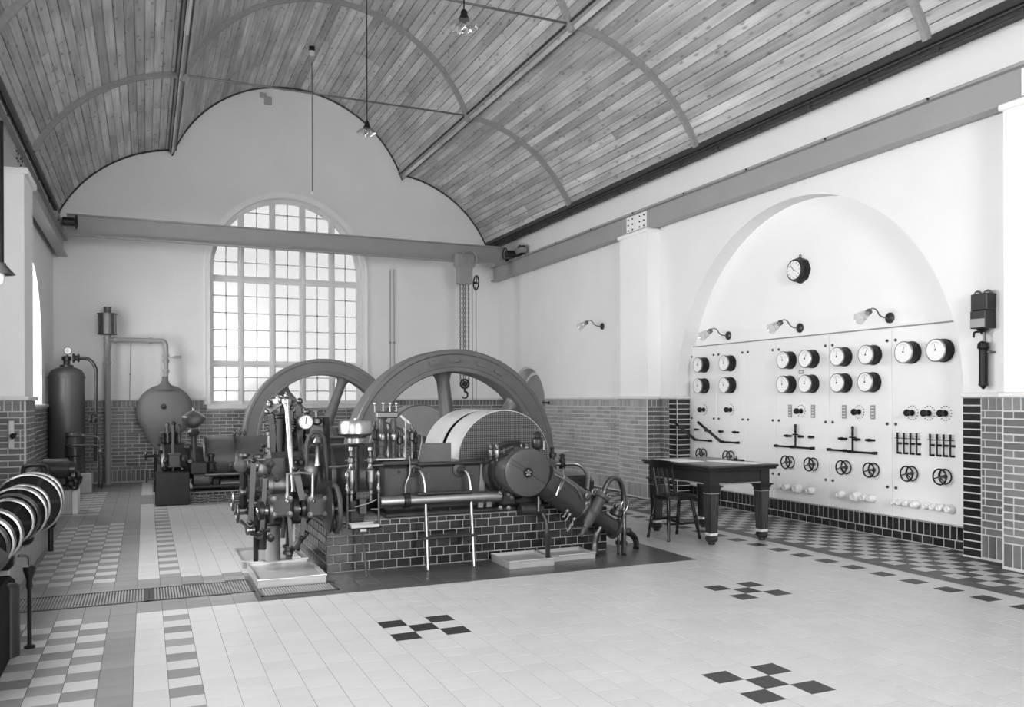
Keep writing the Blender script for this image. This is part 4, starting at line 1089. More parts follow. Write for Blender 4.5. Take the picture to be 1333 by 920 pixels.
# ------------------------------------------------------------------ engines on their tiled plinths
def plinth(label, x0, x1, y0, y1, z1, sides=('left', 'right')):
    q = MB(); q.box(x0 + .012, x1 - .012, y0 + .012, y1 - .012, .001, z1); t = tag(q.build('engine_plinth', M['joint'], smooth=False), label, 'plinth', 'engine plinths')
    h = (z1 - .05) / 5; rows = [(.004 + i * h, .004 + (i + 1) * h, 'tile') for i in range(5)] + [(.004 + 5 * h, z1 - .002, 'soldier')]
    # alternate rows are offset by half a tile
    b = Bricks(t, 'glazed_grey', 'glazed_grey')
    def face(P, ang, s0, s1):
        for ri, (za, zb, kd) in enumerate(rows):
            L_ = .122 if kd == 'tile' else .085; cur = s0; l = L_ / 2 if ri % 2 else L_
            while cur < s1 - .02:
                l = min(l, s1 - cur)
                if s1 - (cur + l) < .03: l = s1 - cur
                me_l = l - .008; b.n += 1
                if b.n <= 300: inst('tile', brick_me(me_l, zb - za - .008, 'glazed_grey'), P(cur + l / 2, (za + zb) / 2), t, (random.uniform(-.008, .008), 0, ang + random.uniform(-.008, .008)))
                else:
                    me = brick_me(me_l, zb - za - .008, 'glazed_grey'); rz = Matrix.Rotation(ang, 4, 'Z'); b.mb.add([Vector(P(cur + l / 2, (za + zb) / 2)) + rz @ v.co for v in me.vertices], [tuple(p.vertices) for p in me.polygons])
                cur += l; l = L_
    face(lambda s, z: (s, y0 + .012, z), 0, x0, x1)
    if 'left' in sides: face(lambda s, z: (x0 + .012, s, z), -PI / 2, y0, y1)
    if 'right' in sides: face(lambda s, z: (x1 - .012, s, z), PI / 2, y0, y1)
    if b.mb.v: stuff(b.mb.build('tiling', M['glazed_grey'], t, smooth=False))
    return t
plinth('dark glazed tile plinth carrying the front engine and its ladder', 1.38, 4.08, 7.14, 8.80, .425)
plinth('low glazed tile plinth under the far engine by the window', .58, 4.0, 12.85, 13.95, .155, ('left',))

def flywheel(parent, cx, y0, y1, cz, R, ang0, m='wheel_paint', spokes=6, pads=True):
    yc = (y0 + y1) / 2; hw = (y1 - y0) / 2; ri = R * .79
    q = MB(); c = .02
    q.ring((cx, yc, cz), -Y_, [(R - .012, -hw), (R, -hw + .012), (R, hw - .012), (R - .012, hw), (R - .05, hw), (R - .06, hw - .012), (ri + .06, hw - .012), (ri + .05, hw), (ri + .01, hw), (ri, hw - .01), (ri, -hw + .01), (ri + .01, -hw)], 96)
    w = q.build('flywheel', M[m], parent, ang=30)
    q = MB(); q.lathe([(.10, -hw - .10), (.20, -hw - .09), (.22, -hw), (.22, hw), (.20, hw + .09), (.10, hw + .10)], (cx, yc, cz), -Y_, 32); q.build('hub', M[m], w)
    for k in range(spokes):
        a = ang0 + k * 2 * PI / spokes; d = Vector((math.cos(a), 0, math.sin(a))); s_ = Vector((-math.sin(a), 0, math.cos(a)))
        q = MB(); rows = []; n = 16
        for r, wa, wb in ((.19, .105, .11), (.35, .092, .09), (ri * .7, .075, .075), (ri * .9, .075, .075), (ri * .97, .10, .085), (ri + .01, .15, .10)):
            for i in range(n):
                t = 2 * PI * i / n; rows.append(Vector((cx, yc, cz)) + d * r + s_ * (wa * math.cos(t)) + Y_ * (wb * math.sin(t)))
        fs = [(k2 * n + i, k2 * n + (i + 1) % n, k2 * n + n + (i + 1) % n, k2 * n + n + i) for k2 in range(5) for i in range(n)]
        q.add(rows, fs); q.build('spoke', M[m], w, ang=50)
    if pads:
        for a in (74, 62, 92, 104):
            a = math.radians(a); d = Vector((math.cos(a), 0, math.sin(a))); s_ = Vector((-math.sin(a), 0, math.cos(a)))
            q = MB(); q.obox(Vector((cx, y0 - .002, cz)) + d * (R * .895), (s_, Y_, d), .055, .012, .022); q.build('raised_pad', M[m], w, smooth=False)
    return w

def P3(u, v, Y): return at(u, v, Y)
def valve(mb, o, r, h):       # turned valve body: flange, barrel, gland
    mb.lathe([(r * 1.35, 0), (r * 1.35, h * .08), (r, h * .1), (r * .95, h * .4), (r * 1.2, h * .42), (r * 1.2, h * .5), (r * .6, h * .54), (r * .55, h * .8), (r * .85, h * .82), (r * .8, h * .95), (r * .3, h)], o, Z_, 16)
def bolt_ring(mb, o, d, R, r, l, n, a0=0):
    x, y, z = basis(d); o = Vector(o)
    for k in range(n):
        a = a0 + 2 * PI * k / n; c = o + x * (R * math.cos(a)) + y * (R * math.sin(a)); mb.cyl(c, c + z * l, r, n=6)
def spring(mb, o, r, h, turns, wr):
    n = turns * 10; o = Vector(o); mb.tube([o + Vector((r * math.cos(2 * PI * i / 10), r * math.sin(2 * PI * i / 10), h * i / n)) for i in range(n + 1)], wr, 5)
def oiler(mb, o, r, h):
    mb.lathe([(r * .35, 0), (r * .4, h * .15), (r * .9, h * .2), (r, h * .25), (r, h * .62), (r * .9, h * .66), (r * .5, h * .72), (r * .5, h * .8), (r * .7, h * .82), (r * .6, h * .9), (r * .2, h)], o, Z_, 16)

E1 = thing('gas_engine', 'large dark horizontal engine on the tiled plinth in front, with ladder and inclined compressor', 'engine', (2.7, 7.9, .425), 'horizontal engines')
# bed casting
q = MB(); q.cbox(1.90, 3.66, 7.19, 8.62, .427, .465, .01); q.build('bed_flange', M['engine_paint'], E1, smooth=False)
q = MB(); q.cbox(1.92, 3.60, 7.235, 8.58, .46, .885, .035)
bed = q.build('bed', M['engine_paint_pale'], E1, smooth=False)
q = MB(); q.cbox(at(543, 603, 7.2).x, at(647, 603, 7.2).x, 7.19, 7.60, .872, .90, .008); q.build('bed_ledge', M['engine_paint'], bed, smooth=False)
q = MB(); a = at(496, 596, 7.22); b = at(545, 596, 7.22); q.cbox(a.x, b.x, 7.20, 8.3, .88, .93, .012); q.build('lubricator_shelf', M['engine_paint'], bed, smooth=False)
for u0, u1 in ((626, 633), (636, 644)):
    q = MB(); a, b = at(u0, 598, 7.225), at(u1 - 4, 660, 7.225); w = .05
    q.bar((a.x + .02, 7.225, .875), (b.x - .03, 7.225, .47), w, .02, Y_); q.build('machined_strip', M['steel_bright'], bed, smooth=False)
for u, v in ((512, 660), (560, 661), (585, 662), (520, 614)):
    p = at(u, v, 7.23); q = MB(); q.cyl((p.x, 7.24, p.z), (p.x, 7.215, p.z), .014, n=6); q.build('bed_bolt', M['engine_dark'], bed)
# cylinder
CY, CZ, CR = 7.80, .742, .312
q = MB(); q.lathe([(CR - .02, 0), (CR, .02), (CR, .80), (CR - .02, .82)], (1.16, CY, CZ), X_, 40); cyl = q.build('cylinder', M['engine_paint'], E1)
for x in (1.20, 1.52, 1.93):
    q = MB(); q.ring((x, CY, CZ), X_, [(CR - .01, -.02), (CR + .004, -.02), (CR + .004, .02), (CR - .01, .02)], 40); q.build('cylinder_band', M['steel_dull'] if x == 1.52 else M['engine_paint'], cyl)
q = MB(); q.lathe([(.30, 0), (.37, .01), (.385, .05), (.385, .12), (.40, .13), (.40, .17), (.38, .18)], (.98, CY, CZ), X_, 36); head = q.build('cylinder_head', M['engine_dark'], E1)
q = MB(); bolt_ring(q, (.98, CY, CZ), -X_, .31, .02, .04, 12); bolt_ring(q, (1.15, CY, CZ), X_, .38, .016, .05, 14); q.build('head_nuts', M['steel_dull'], head)
q = MB(); q.lathe([(.20, 0), (.20, .05), (.13, .07), (.12, .11)], (.98, CY, CZ), -X_, 24); q.build('end_cover', M['engine_paint'], head)
q = MB(); q.cbox(1.0, 1.3, 7.36, 8.2, .40, .56, .03); q.build('head_foot', M['engine_dark'], E1, smooth=False)
# block between head and bed in front of the cylinder: valve chest
q = MB(); p0, p1 = at(345, 592, 7.42), at(402, 640, 7.42); q.cbox(p0.x, p1.x, 7.40, 7.62, p1.z, p0.z + .02, .05); chest = q.build('valve_chest', M['engine_paint'], E1, smooth=False)
q = MB(); q.lathe([(.165, 0), (.165, .04), (.15, .045), (.15, .16), (.165, .165), (.165, .20)], (at(347, 612, 7.5).x, 7.52, .72), X_, 28); bd = q.build('bright_band', M['steel_dull'], chest)
for u, v in ((360, 624), (391, 624), (397, 610), (352, 604)):
    p = at(u, v, 7.40); q = MB(); q.lathe([(.036, 0), (.036, .015), (.02, .02), (.02, .035), (.008, .04)], p, -Y_, 16); q.build('boss', M['engine_paint_pale'], chest)
# vertical valves on top of the head
for u, vb, vt, r, mm in ((353, 588, 536, .040, 'steel_dull'), (368, 592, 527, .050, 'engine_paint'), (387, 590, 534, .048, 'engine_dark'), (399, 584, 545, .03, 'steel_dull')):
    a = at(u, vb, 7.62); b = at(u, vt, 7.62); q = MB(); valve(q, a, r, b.z - a.z); vv = q.build('valve', M[mm], E1)
    q = MB(); spring(q, (a.x, a.y, a.z + (b.z - a.z) * .53), r * .95, (b.z - a.z) * .3, 5, .006); q.build('spring', M['steel_dull'], vv)
    q = MB(); bolt_ring(q, a + Z_ * .01, Z_, r * 1.2, .008, .03, 4, .6); q.build('flange_nuts', M['steel_bright'], vv)
def rod(name, pts, r, m, parent, bendr=.0, n=8):
    q = MB(); pp = bend(pts, bendr) if bendr else pts; q.tube(pp, r, n); return q.build(name, M[m], parent)
for (u0, v0, u1, v1) in ((348, 536, 372, 520), (368, 526, 390, 522), (380, 530, 399, 536), (351, 524, 366, 521)):
    a, b = at(u0, v0, 7.58), at(u1, v1, 7.5); q = MB(); q.bar(a, b, .022, .045); q.sphere(a, .026, 10, 6); q.sphere(b, .03, 10, 6); q.build('rocker_arm', M['steel_dull'], E1)
for (u0, v0, u1, v1) in ((357, 590, 352, 540), (362, 590, 364, 545), (374, 588, 377, 535), (392, 588, 388, 530)):
    a, b = at(u0, v0, 7.52), at(u1, v1, 7.52); q = MB(); q.bar(a, b, .03, .05); q.build('valve_yoke', M['engine_dark'], E1, smooth=False)
q = MB(); a, b = at(373, 522, 7.40), at(382, 640, 7.22); d = b - a
q.tube([a - d * .03, a, a + d * .02, a + d * .1, a + d * .4, a + d * .75, a + d * .97, b], [.02, .034, .034, .022, .025, .022, .018, .028], 12); pr = q.build('push_rod', M['steel_bright'], E1)
q = MB(); q.lathe([(.028, 0), (.042, .01), (.042, .05), (.025, .06)], at(373, 524, 7.40) - Z_ * .02, Z_, 14); q.build('rod_end', M['steel_bright'], pr)
for u, v in ((362, 519), (373, 516), (350, 527)):
    p = at(u, v, 7.55); q = MB(); oiler(q, p - Z_ * .03, .022, .075); q.build('oil_cup', M['brass'], E1)
# pressure gauge facing the hall, on its bracket
p = at(397, 549, 7.35); q = MB(); q.lathe([(.052, 0), (.066, .01), (.066, .04), (.058, .044), (.056, .038)], p, -Y_, 28); gz = q.build('pressure_gauge', M['brass'], E1)
q = MB(); q.lathe([(.056, .034), (.056, .041)], p, -Y_, 28); q.build('dial', M['dial'], gz)
q = MB(); c = p - Y_ * .043; dv = Vector((.1, 0, 1)).normalized(); q.obox(c + dv * .012, (dv.cross(Y_), Y_, dv), .003, .001, .03)
for k in range(10):
    a = -2.3 + k * .51; d = Vector((math.sin(a), 0, math.cos(a))); q.obox(c + d * .046, (d.cross(Y_), Y_, d), .0015, .0008, .006)
q.build('needle', M['black_matt'], gz, smooth=False)
rod('gauge_pipe', [at(403, 548, 7.37), at(413, 546, 7.37), at(420, 546, 7.37)], .016, 'brass', E1)
p = at(412, 548, 7.36); q = MB(); q.lathe([(.03, 0), (.045, .012), (.045, .05), (.03, .062)], p - Z_ * .03, Z_, 14); q.lathe([(.012, 0), (.012, .05), (.03, .052), (.03, .06)], p + Z_ * .03, Z_, 12); q.build('gauge_cock', M['steel_dull'], E1)
q = MB(); q.bar(at(424, 543, 7.34), at(428, 625, 7.30), .035, .05); q.build('upright_bar', M['engine_dark'], E1, smooth=False)
# arched governor bracket
pts = [at(u, v, 7.30) for u, v in ((399, 612), (399, 580), (402, 568), (409, 562), (417, 563), (422, 570), (424, 590), (428, 625))]
q = MB(); q.tube(pts, .020, 8); gb_ = q.build('governor_bracket', M['engine_paint_pale'], E1)
q = MB(); p = at(413, 606, 7.30); q.lathe([(.03, 0), (.02, .05), (.018, .16), (.03, .18), (.045, .2), (.03, .235), (.012, .26)], p, Z_, 14); q.build('governor_spindle', M['steel_bright'], gb_)
q = MB(); a = at(404, 612, 7.28); q.lathe([(.14, 0), (.15, .015), (.15, .10), (.14, .115)], (a.x - .05, 7.42, a.z - .02), X_, 28); q.build('governor_drum', M['steel_dull'], E1)
# camshaft along the front with bearings and links
LZ = .588
q = MB(); q.ccyl((at(333, 658, 7.06).x, 7.06, LZ - .02), (at(432, 655, 7.06).x, 7.06, LZ - .02), .032, n=16); q.build('camshaft', M['steel_bright'], E1)
q = MB(); q.ccyl((at(494, 652, 7.06).x, 7.06, LZ), (at(652, 645, 7.06).x, 7.06, LZ), .050, n=24); ls = q.build('layshaft', M['steel_bright'], E1)
q = MB(); x = at(529, 651, 7.06).x; q.lathe([(.055, -.03), (.068, -.025), (.068, .025), (.055, .03)], (x, 7.06, LZ), X_, 20); q.build('shaft_collar', M['engine_dark'], ls)
for u, v in ((366, 659), (413, 659)):
    p = at(u, v, 7.02); q = MB(); q.cbox(p.x - .085, p.x + .085, 6.98, 7.20, p.z - .085, p.z + .085, .02); be = q.build('bearing', M['engine_paint_pale'], E1, smooth=False)
    for a in (-1, 1):
        for b in (-1, 1):
            q = MB(); c = Vector((p.x + a * .062, 6.985, p.z + b * .062)); q.lathe([(.026, 0), (.026, .012), (.017, .014), (.017, .034), (.006, .038)], c, -Y_, 10); q.build('bearing_bolt', M['steel_dull'], be)
for u in (374, 407):
    a, b = at(u, 617, 7.02), at(u, 652, 7.0); q = MB(); q.tube([b, b + (a - b) * .15, b + (a - b) * .3, a], [.026, .024, .012, .012], 8); q.sphere(b, .03, 10, 6); q.build('link', M['steel_bright'], E1)
rod('link_bar', [at(372, 617, 7.02), at(391, 615, 7.02), at(409, 617, 7.02)], .010, 'steel_bright', E1)
for u in (384, 392):
    p = at(u, 605, 7.3); q = MB(); oiler(q, p - Z_ * .02, .026, .09); q.build('oil_cup', M['engine_dark'], E1)
# cam lobes and levers hanging below
for u, r, w in ((340, .075, .05), (352, .10, .035), (384, .085, .05), (394, .07, .04), (425, .07, .03)):
    x = at(u, 657, 7.06).x; q = MB(); q.lathe([(r * .8, -w / 2), (r, -w / 2 + .006), (r, w / 2 - .006), (r * .8, w / 2)], (x, 7.06, LZ - .02), X_, 20); q.build('cam', M['engine_dark'] if u != 352 else M['steel_dull'], E1)
for (u0, v0, u1, v1, w) in ((385, 610, 397, 668, .05), (400, 640, 392, 700, .04), (345, 620, 341, 690, .035), (330, 600, 326, 680, .04), (376, 668, 379, 712, .03)):
    a, b = at(u0, v0, 7.12), at(u1, v1, 7.08); q = MB(); q.bar(a, b, w, .025, Y_); q.sphere(b, w * .62, 10, 6); q.sphere(a, w * .62, 10, 6); q.build('cam_lever', M['engine_dark'], E1)
# spoked wheel on the camshaft end
wx = at(437, 657, 6.95).x; WZ = LZ - .025
q = MB(); q.torus((wx, 6.95, WZ), X_, .19, .018, 36, 8); sw = q.build('spoked_wheel', M['engine_paint_pale'], E1)
q = MB()
for k in range(6):
    a = k * PI / 3 + .25; q.cyl((wx, 6.95, WZ), (wx, 6.95 + .19 * math.cos(a), WZ + .19 * math.sin(a)), .012, n=6)
q.lathe([(.035, -.04), (.045, -.03), (.045, .03), (.035, .04)], (wx, 6.95, WZ), X_, 16); q.build('wheel_spokes', M['engine_paint'], sw)
q = MB(); q.lathe([(.175, -.012), (.19, -.008), (.19, .008), (.175, .012)], (wx - .06, 6.95, WZ), X_, 32); q.build('wheel_flange', M['engine_dark'], sw)
# lower control gear at the left end: handwheels, drain pipes, pump column
for u, v, r, dx in ((303, 652, .075, -.0), (309, 668, .075, .03)):
    p = at(u, v, 7.35); q = MB(); q.torus(p, X_, r, .011, 24, 6)
    for k in range(4):
        a = k * PI / 2 + .5; q.cyl(p, p + Vector((0, r * math.cos(a), r * math.sin(a))), .008, n=6)
    hw_ = q.build('handwheel', M['steel_dull'], E1)
    q = MB(); q.cyl(p - X_ * .03, p + X_ * (.22), .014, n=8); q.lathe([(.02, 0), (.035, .01), (.035, .05), (.02, .06)], p + X_ * .1, X_, 10); q.build('valve_spindle', M['brass'], hw_)
rod('oblique_rod', [at(312, 678, 7.3), at(336, 699, 7.3)], .018, 'steel_bright', E1)
for (u0, v0, u1, v1, r, m_) in ((317, 610, 316, 662, .03, 'engine_dark'), (322, 600, 328, 672, .02, 'steel_dull'), (333, 690, 333, 730, .02, 'engine_dark'), (336, 640, 334, 700, .028, 'engine_paint'), (343, 668, 341, 715, .035, 'engine_paint'), (377, 665, 377, 724, .024, 'engine_dark'), (371, 660, 368, 700, .018, 'steel_dull')):
    rod('standing_pipe', [at(u0, v0, 7.32), at(u1, v1, 7.32)], r, m_, E1)
for u, v, r in ((313, 606, .05), (322, 612, .045), (329, 606, .05), (338, 612, .055), (318, 640, .04), (327, 662, .05), (340, 642, .055), (349, 645, .05), (333, 655, .045), (326, 690, .04), (337, 696, .035), (375, 715, .045), (385, 712, .035), (345, 655, .06), (352, 700, .03), (392, 668, .045)):
    p = at(u, v, 7.28 + random.uniform(-.08, .08)); q = MB(); d = random.choice([X_, Z_, -Y_, X_, Z_])
    q.lathe([(r * .6, -r), (r, -r * .8), (r, -r * .3), (r * .7, -r * .2), (r * .7, r * .3), (r * 1.05, r * .4), (r * 1.05, r * .8), (r * .5, r)], p, d, 12); q.build('fitting', M[random.choice(['steel_dull', 'engine_dark', 'brass', 'engine_paint_pale'])], E1)
for u, v in ((318, 598), (336, 600)):
    p = at(u, v, 7.35); q = MB(); q.lathe([(.03, 0), (.034, .03), (.022, .05), (.03, .07), (.045, .08), (.045, .1), (.015, .115)], p - Z_ * .05, Z_, 12); q.build('grease_cup', M['steel_dull'], E1)
rod('hand_lever', [at(318, 599, 7.33), at(345, 598, 7.33)], .013, 'steel_bright', E1)
rod('bent_pipe', [at(352, 690, 7.2), at(345, 690, 7.2), at(338, 697, 7.2), at(326, 694, 7.2)], .016, 'engine_dark', E1, .05)
rod('drain_rod', [at(399, 692, 7.1), at(383, 712, 7.15)], .028, 'steel_dull', E1)
p = at(355, 724, 7.55); q = MB(); zt = at(355, 683, 7.55).z; q.lathe([(.065, .075), (.065, zt - .03), (.075, zt - .028), (.075, zt)], (p.x, 7.55, 0), Z_, 24); q.build('pump_barrel', M['steel_paint_dark'], E1)
p = at(354, 667, 7.5); q = MB(); q.lathe([(.085, -.09), (.10, -.08), (.10, .08), (.085, .09)], (p.x, 7.5, p.z), Z_, 24); pb = q.build('pump_head', M['engine_paint'], E1)
q = MB(); bolt_ring(q, (p.x, 7.5, p.z + .08), Z_, .085, .010, .03, 8); q.lathe([(.03, 0), (.04, .01), (.02, .06), (.05, .07), (.05, .085)], (p.x, 7.40, p.z + .05), -Y_, 12); q.build('pump_nuts', M['steel_bright'], pb)
q = MB(); q.bar((at(376, 700, 7.6).x, 7.6, .06), (at(376, 690, 7.6).x, 7.6, .42), .05, .05); q.build('support_leg', M['engine_dark'], E1, smooth=False)
q = MB(); q.bar((at(333, 700, 7.7).x, 7.7, .06), (at(333, 690, 7.7).x, 7.7, .42), .04, .04); q.build('support_leg', M['engine_dark'], E1, smooth=False)
# copper oil vessel on its column, with the oil drippers and drip tray
p = at(463, 577, 7.10); VX = p.x
zs = [at(463, v, 7.10).z for v in (577, 567, 560, 551, 547)]
q = MB(); q.lathe([(.06, zs[0]), (.078, zs[0] + .005), (.078, zs[1] - .02), (.10, zs[1] - .005), (.125, zs[1]), (.142, zs[1] + .02), (.142, zs[3] - .01), (.13, zs[4] - .006), (.06, zs[4]), (.015, zs[4] + .004), (.012, zs[4] + .02)], (VX, 7.10, 0), Z_, 36); ves = q.build('oil_vessel', M['copper'], E1)
q = MB(); q.lathe([(.065, zs[0] - .012), (.07, zs[0] - .004), (.065, zs[0] + .004)], (VX, 7.10, 0), Z_, 24); q.build('vessel_ring', M['brass'], ves)
q = MB(); q.lathe([(.05, .60), (.05, .66), (.035, .68), (.033, zs[0] - .03), (.05, zs[0] - .01)], (VX + .0, 7.12, 0), Z_, 16); q.cbox(VX - .06, VX + .06, 7.06, 7.22, .425, .62, .01); q.build('vessel_column', M['engine_dark'], E1)
for u in (457, 482):
    lo, hi = at(u, 652, 7.02).z, at(u, 582, 7.02).z; x = at(u, 620, 7.02).x; hh = hi - lo
    q = MB(); q.lathe([(.02, 0), (.02, hh * .12), (.032, hh * .14), (.032, hh * .2), (.022, hh * .22), (.036, hh * .34), (.038, hh * .36), (.038, hh * .58), (.03, hh * .6), (.018, hh * .64), (.018, hh * .7), (.028, hh * .72), (.028, hh * .8), (.014, hh * .83), (.014, hh * .92), (.024, hh * .94), (.02, hh)], (x, 7.02, lo), Z_, 16); dp = q.build('oil_dripper', M['brass'], E1)
    q = MB(); q.lathe([(.031, hh * .37), (.031, hh * .57)], (x, 7.0, lo), Z_, 14); q.cyl((x - .05, 7.02, lo + hh * .76), (x + .05, 7.02, lo + hh * .76), .008, n=6); q.build('dripper_glass', M['steel_bright'], dp)
rod('feed_pipe', [at(428, 608, 7.03), at(443, 607, 7.03), at(455, 606, 7.03)], .010, 'brass', E1)
rod('feed_pipe', [at(484, 606, 7.03), at(499, 605, 7.03)], .010, 'brass', E1)
p0, p1 = at(463, 640, 7.0), at(481, 668, 7.0); q = MB(); q.cbox(p0.x, p1.x, 6.98, 7.05, p0.z - .06, p0.z, .006); q.cbox(p0.x + .025, p1.x - .03, 6.97, 7.01, p1.z, p0.z - .055, .005); br = q.build('dripper_bracket', M['engine_paint_pale'], E1, smooth=False)
for a in (.2, .5, .8):
    for b in (.25, .75):
        q = MB(); c = Vector((p0.x + (p1.x - p0.x) * a, 6.98, p0.z - .06 * b)); q.cyl(c, c - Y_ * .01, .007, n=6); q.build('rivet', M['engine_dark'], br)
L0, L1 = at(452, 660, 6.98), at(493, 660, 6.98); zb = at(470, 687, 6.98).z; zt = at(452, 628, 6.98).z
q = MB(); q.tube(bend([(L0.x, 6.98, zt), (L0.x, 6.98, zb), (L1.x, 6.98, zb), (L1.x, 6.98, zt)], .04), .011, 8); fr = q.build('tray_frame', M['brass'], E1)
for x in (L0.x, L1.x):
    q = MB(); q.lathe([(.012, 0), (.02, .01), (.02, .05), (.013, .06), (.013, .12), (.019, .13), (.019, .17), (.008, .19)], (x, 6.98, zt - .1), Z_, 12); q.build('tap', M['brass'], fr)
    s_ = 1 if x == L0.x else -1; q = MB(); zz = at(470, 664, 6.98).z; q.cyl((x, 6.98, zz), (x + s_ * .07, 6.98, zz + .003), .008, n=6); q.build('spout', M['steel_bright'], fr)
q = MB(); q.box(L0.x + .01, L1.x - .01, 6.90, 7.08, zb + .005, zb + .012); q.box(L0.x + .01, L1.x - .01, 6.90, 6.906, zb + .005, zb + .035); q.box(L0.x + .01, L1.x - .01, 7.074, 7.08, zb + .005, zb + .035); q.box(L0.x + .01, L0.x + .016, 6.9, 7.08, zb + .005, zb + .035); q.box(L1.x - .016, L1.x - .01, 6.9, 7.08, zb + .005, zb + .035); q.build('drip_tray', M['zinc'], fr, smooth=False)
q = MB(); a = at(472, 690, 6.97); q.tube(bend([(a.x, 6.97, zb), (a.x, 6.97, .27), (a.x + .01, 6.95, .20), (a.x + .012, 6.88, .001)], .05), .010, 8); q.build('drain_pipe', M['engine_paint_pale'], fr)
q = MB(); a = at(472, 690, 6.97); q.cbox(a.x - .03, a.x + .03, 6.94, 7.0, zb - .03, zb, .004); q.build('drain_flange', M['steel_bright'], fr)
rod('oil_line', [at(462, 660, 6.97), at(480, 655, 6.97), at(490, 650, 6.97)], .007, 'copper', E1, .05)
# force-feed lubricator on the bed
z0 = .93
for u in (497, 512):
    x = at(u, 570, 7.30).x; top = at(u, 545, 7.30).z; hh = top - z0
    q = MB(); q.lathe([(.034, 0), (.034, hh * .1), (.022, hh * .14), (.022, hh * .32), (.03, hh * .34), (.03, hh * .44), (.024, hh * .46), (.03, hh * .62), (.03, hh * .9), (.02, hh)], (x, 7.30, z0), Z_, 14); q.build('plunger_pump', M['engine_paint_pale'], E1)
    q = MB(); q.lathe([(.02, hh * .47), (.026, hh * .5), (.026, hh * .6), (.02, hh * .63)], (x, 7.285, z0), Z_, 12); q.build('plunger_glass', M['steel_bright'], E1)
a, b = at(489, 541, 7.30), at(517, 541, 7.30); q = MB(); q.cbox(a.x, b.x, 7.26, 7.34, a.z - .02, a.z + .035, .008); cr = q.build('lubricator_bar', M['steel_dull'], E1, smooth=False)
for u in (488, 499, 508, 516):
    p = at(u, 527, 7.30); q = MB(); q.cyl((p.x, 7.3, a.z + .03), (p.x, 7.3, p.z + .02), .008, n=6); q.lathe([(.008, 0), (.017, .006), (.017, .02), (.008, .026)], (p.x, 7.3, p.z), Z_, 10); q.build('adjusting_screw', M['steel_bright'], cr)
rod('guard_rail', [at(487, 530, 7.30), at(519, 529, 7.30)], .006, 'steel_bright', E1)
q = MB(); a, b = at(484, 592, 7.3), at(523, 592, 7.3); q.cbox(a.x, b.x, 7.18, 7.40, z0 - .0, z0 + .02, .004); q.build('lubricator_base', M['steel_bright'], E1, smooth=False)
for u, vb, vt, r in ((488, 585, 548, .02), (505, 588, 552, .018), (520, 590, 560, .02), (526, 585, 556, .016), (536, 590, 552, .022), (541, 586, 560, .018)):
    x = at(u, vb, 7.34).x; lo, hi = z0, at(u, vt, 7.34).z; hh = hi - lo; q = MB(); q.lathe([(r, 0), (r, hh * .2), (r * .5, hh * .25), (r * .5, hh * .5), (r * 1.2, hh * .55), (r * 1.2, hh * .75), (r * .5, hh * .8), (r * .9, hh * .9), (r * .4, hh)], (x, 7.34, lo), Z_, 10); q.build('sight_feed', M[random.choice(['brass', 'steel_dull', 'engine_dark'])], E1)
q = MB(); p = at(528, 596, 7.2); pt = at(528, 546, 7.2); q.tube([p, pt], .009, 8); q.bar(at(521, 541, 7.2), at(533, 551, 7.2), .012, .02); q.build('tap_stand', M['steel_bright'], E1)
rod('copper_line', [at(533, 593, 7.18), at(534, 617, 7.18), at(528, 630, 7.18), at(528, 645, 7.15)], .008, 'copper', E1, .04)
rod('copper_line', [at(545, 597, 7.2), at(549, 575, 7.2), at(549, 562, 7.2)], .008, 'brass', E1, .02)
a, b = at(544, 577, 7.26), at(587, 600, 7.26); q = MB(); q.cbox(a.x, b.x, 7.25, 7.262, b.z, a.z, .002); q.build('splash_plate', M['far_paint'], E1, smooth=False)
# crank guard: two sheet bands over a perforated cheek
GX, GZ, GR = 3.13, .885, .465
q = MB(); n = 40; q.prism([(GX + GR * math.cos(PI * i / n), GZ + GR * math.sin(PI * i / n)) for i in range(n + 1)], (0, 7.43, 0), (X_, Z_, Y_), .012); q.build('guard_cheek', M['mesh_guard'], E1, smooth=False)
for y0, y1 in ((7.443, 7.86), (7.97, 8.50)):
    q = MB(); vs = []; n = 36
    for i in range(n + 1):
        a = PI * i / n
        for r in (GR, GR + .008):
            for y in (y0, y1): vs.append((GX + r * math.cos(a), y, GZ + r * math.sin(a)))
    fs = []
    for i in range(n):
        k = 4 * i; fs += [(k, k + 1, k + 5, k + 4), (k + 2, k + 6, k + 7, k + 3), (k, k + 4, k + 6, k + 2), (k + 1, k + 3, k + 7, k + 5)]
    q.add(vs, fs); q.build('guard_band', M['guard_sheet'], E1)
q = MB(); q.prism([(GX + (GR - .02) * math.cos(PI * i / 30), GZ + (GR - .02) * math.sin(PI * i / 30)) for i in range(31)], (0, 7.45, 0), (X_, Z_, Y_), 1.04); q.build('guard_core', M['engine_dark'], E1, smooth=False)
# drum on the crankshaft end
DX, _, DZ = at(688, 615, 6.82); DR = .214
q = MB(); q.lathe([(.10, -.02), (DR - .018, -.02), (DR - .004, -.016), (DR, -.006), (DR, .26), (DR - .02, .27)], (DX, 6.84, DZ), Y_, 56); dr = q.build('crank_drum', M['engine_paint_pale'], E1)
q = MB(); q.ring((DX, 6.84, DZ), Y_, [(DR - .012, -.018), (DR + .003, -.008), (DR + .003, .012), (DR - .012, .0)], 56); q.build('drum_rim', M['steel_dull'], dr)
q = MB(); q.lathe([(.046, 0), (.046, .004)], (DX - .004, 6.821, DZ - .002), -Y_, 24); hb = q.build('hub_recess', M['black'], dr)
q = MB(); c = Vector((DX - .004, 6.815, DZ - .002))
for k in range(5):
    a = PI / 2 + k * 2 * PI / 5; d = Vector((math.cos(a), 0, math.sin(a))); q.bar(c, c + d * .028, .014, .008, Y_)
q.build('hub_star', M['steel_bright'], dr)
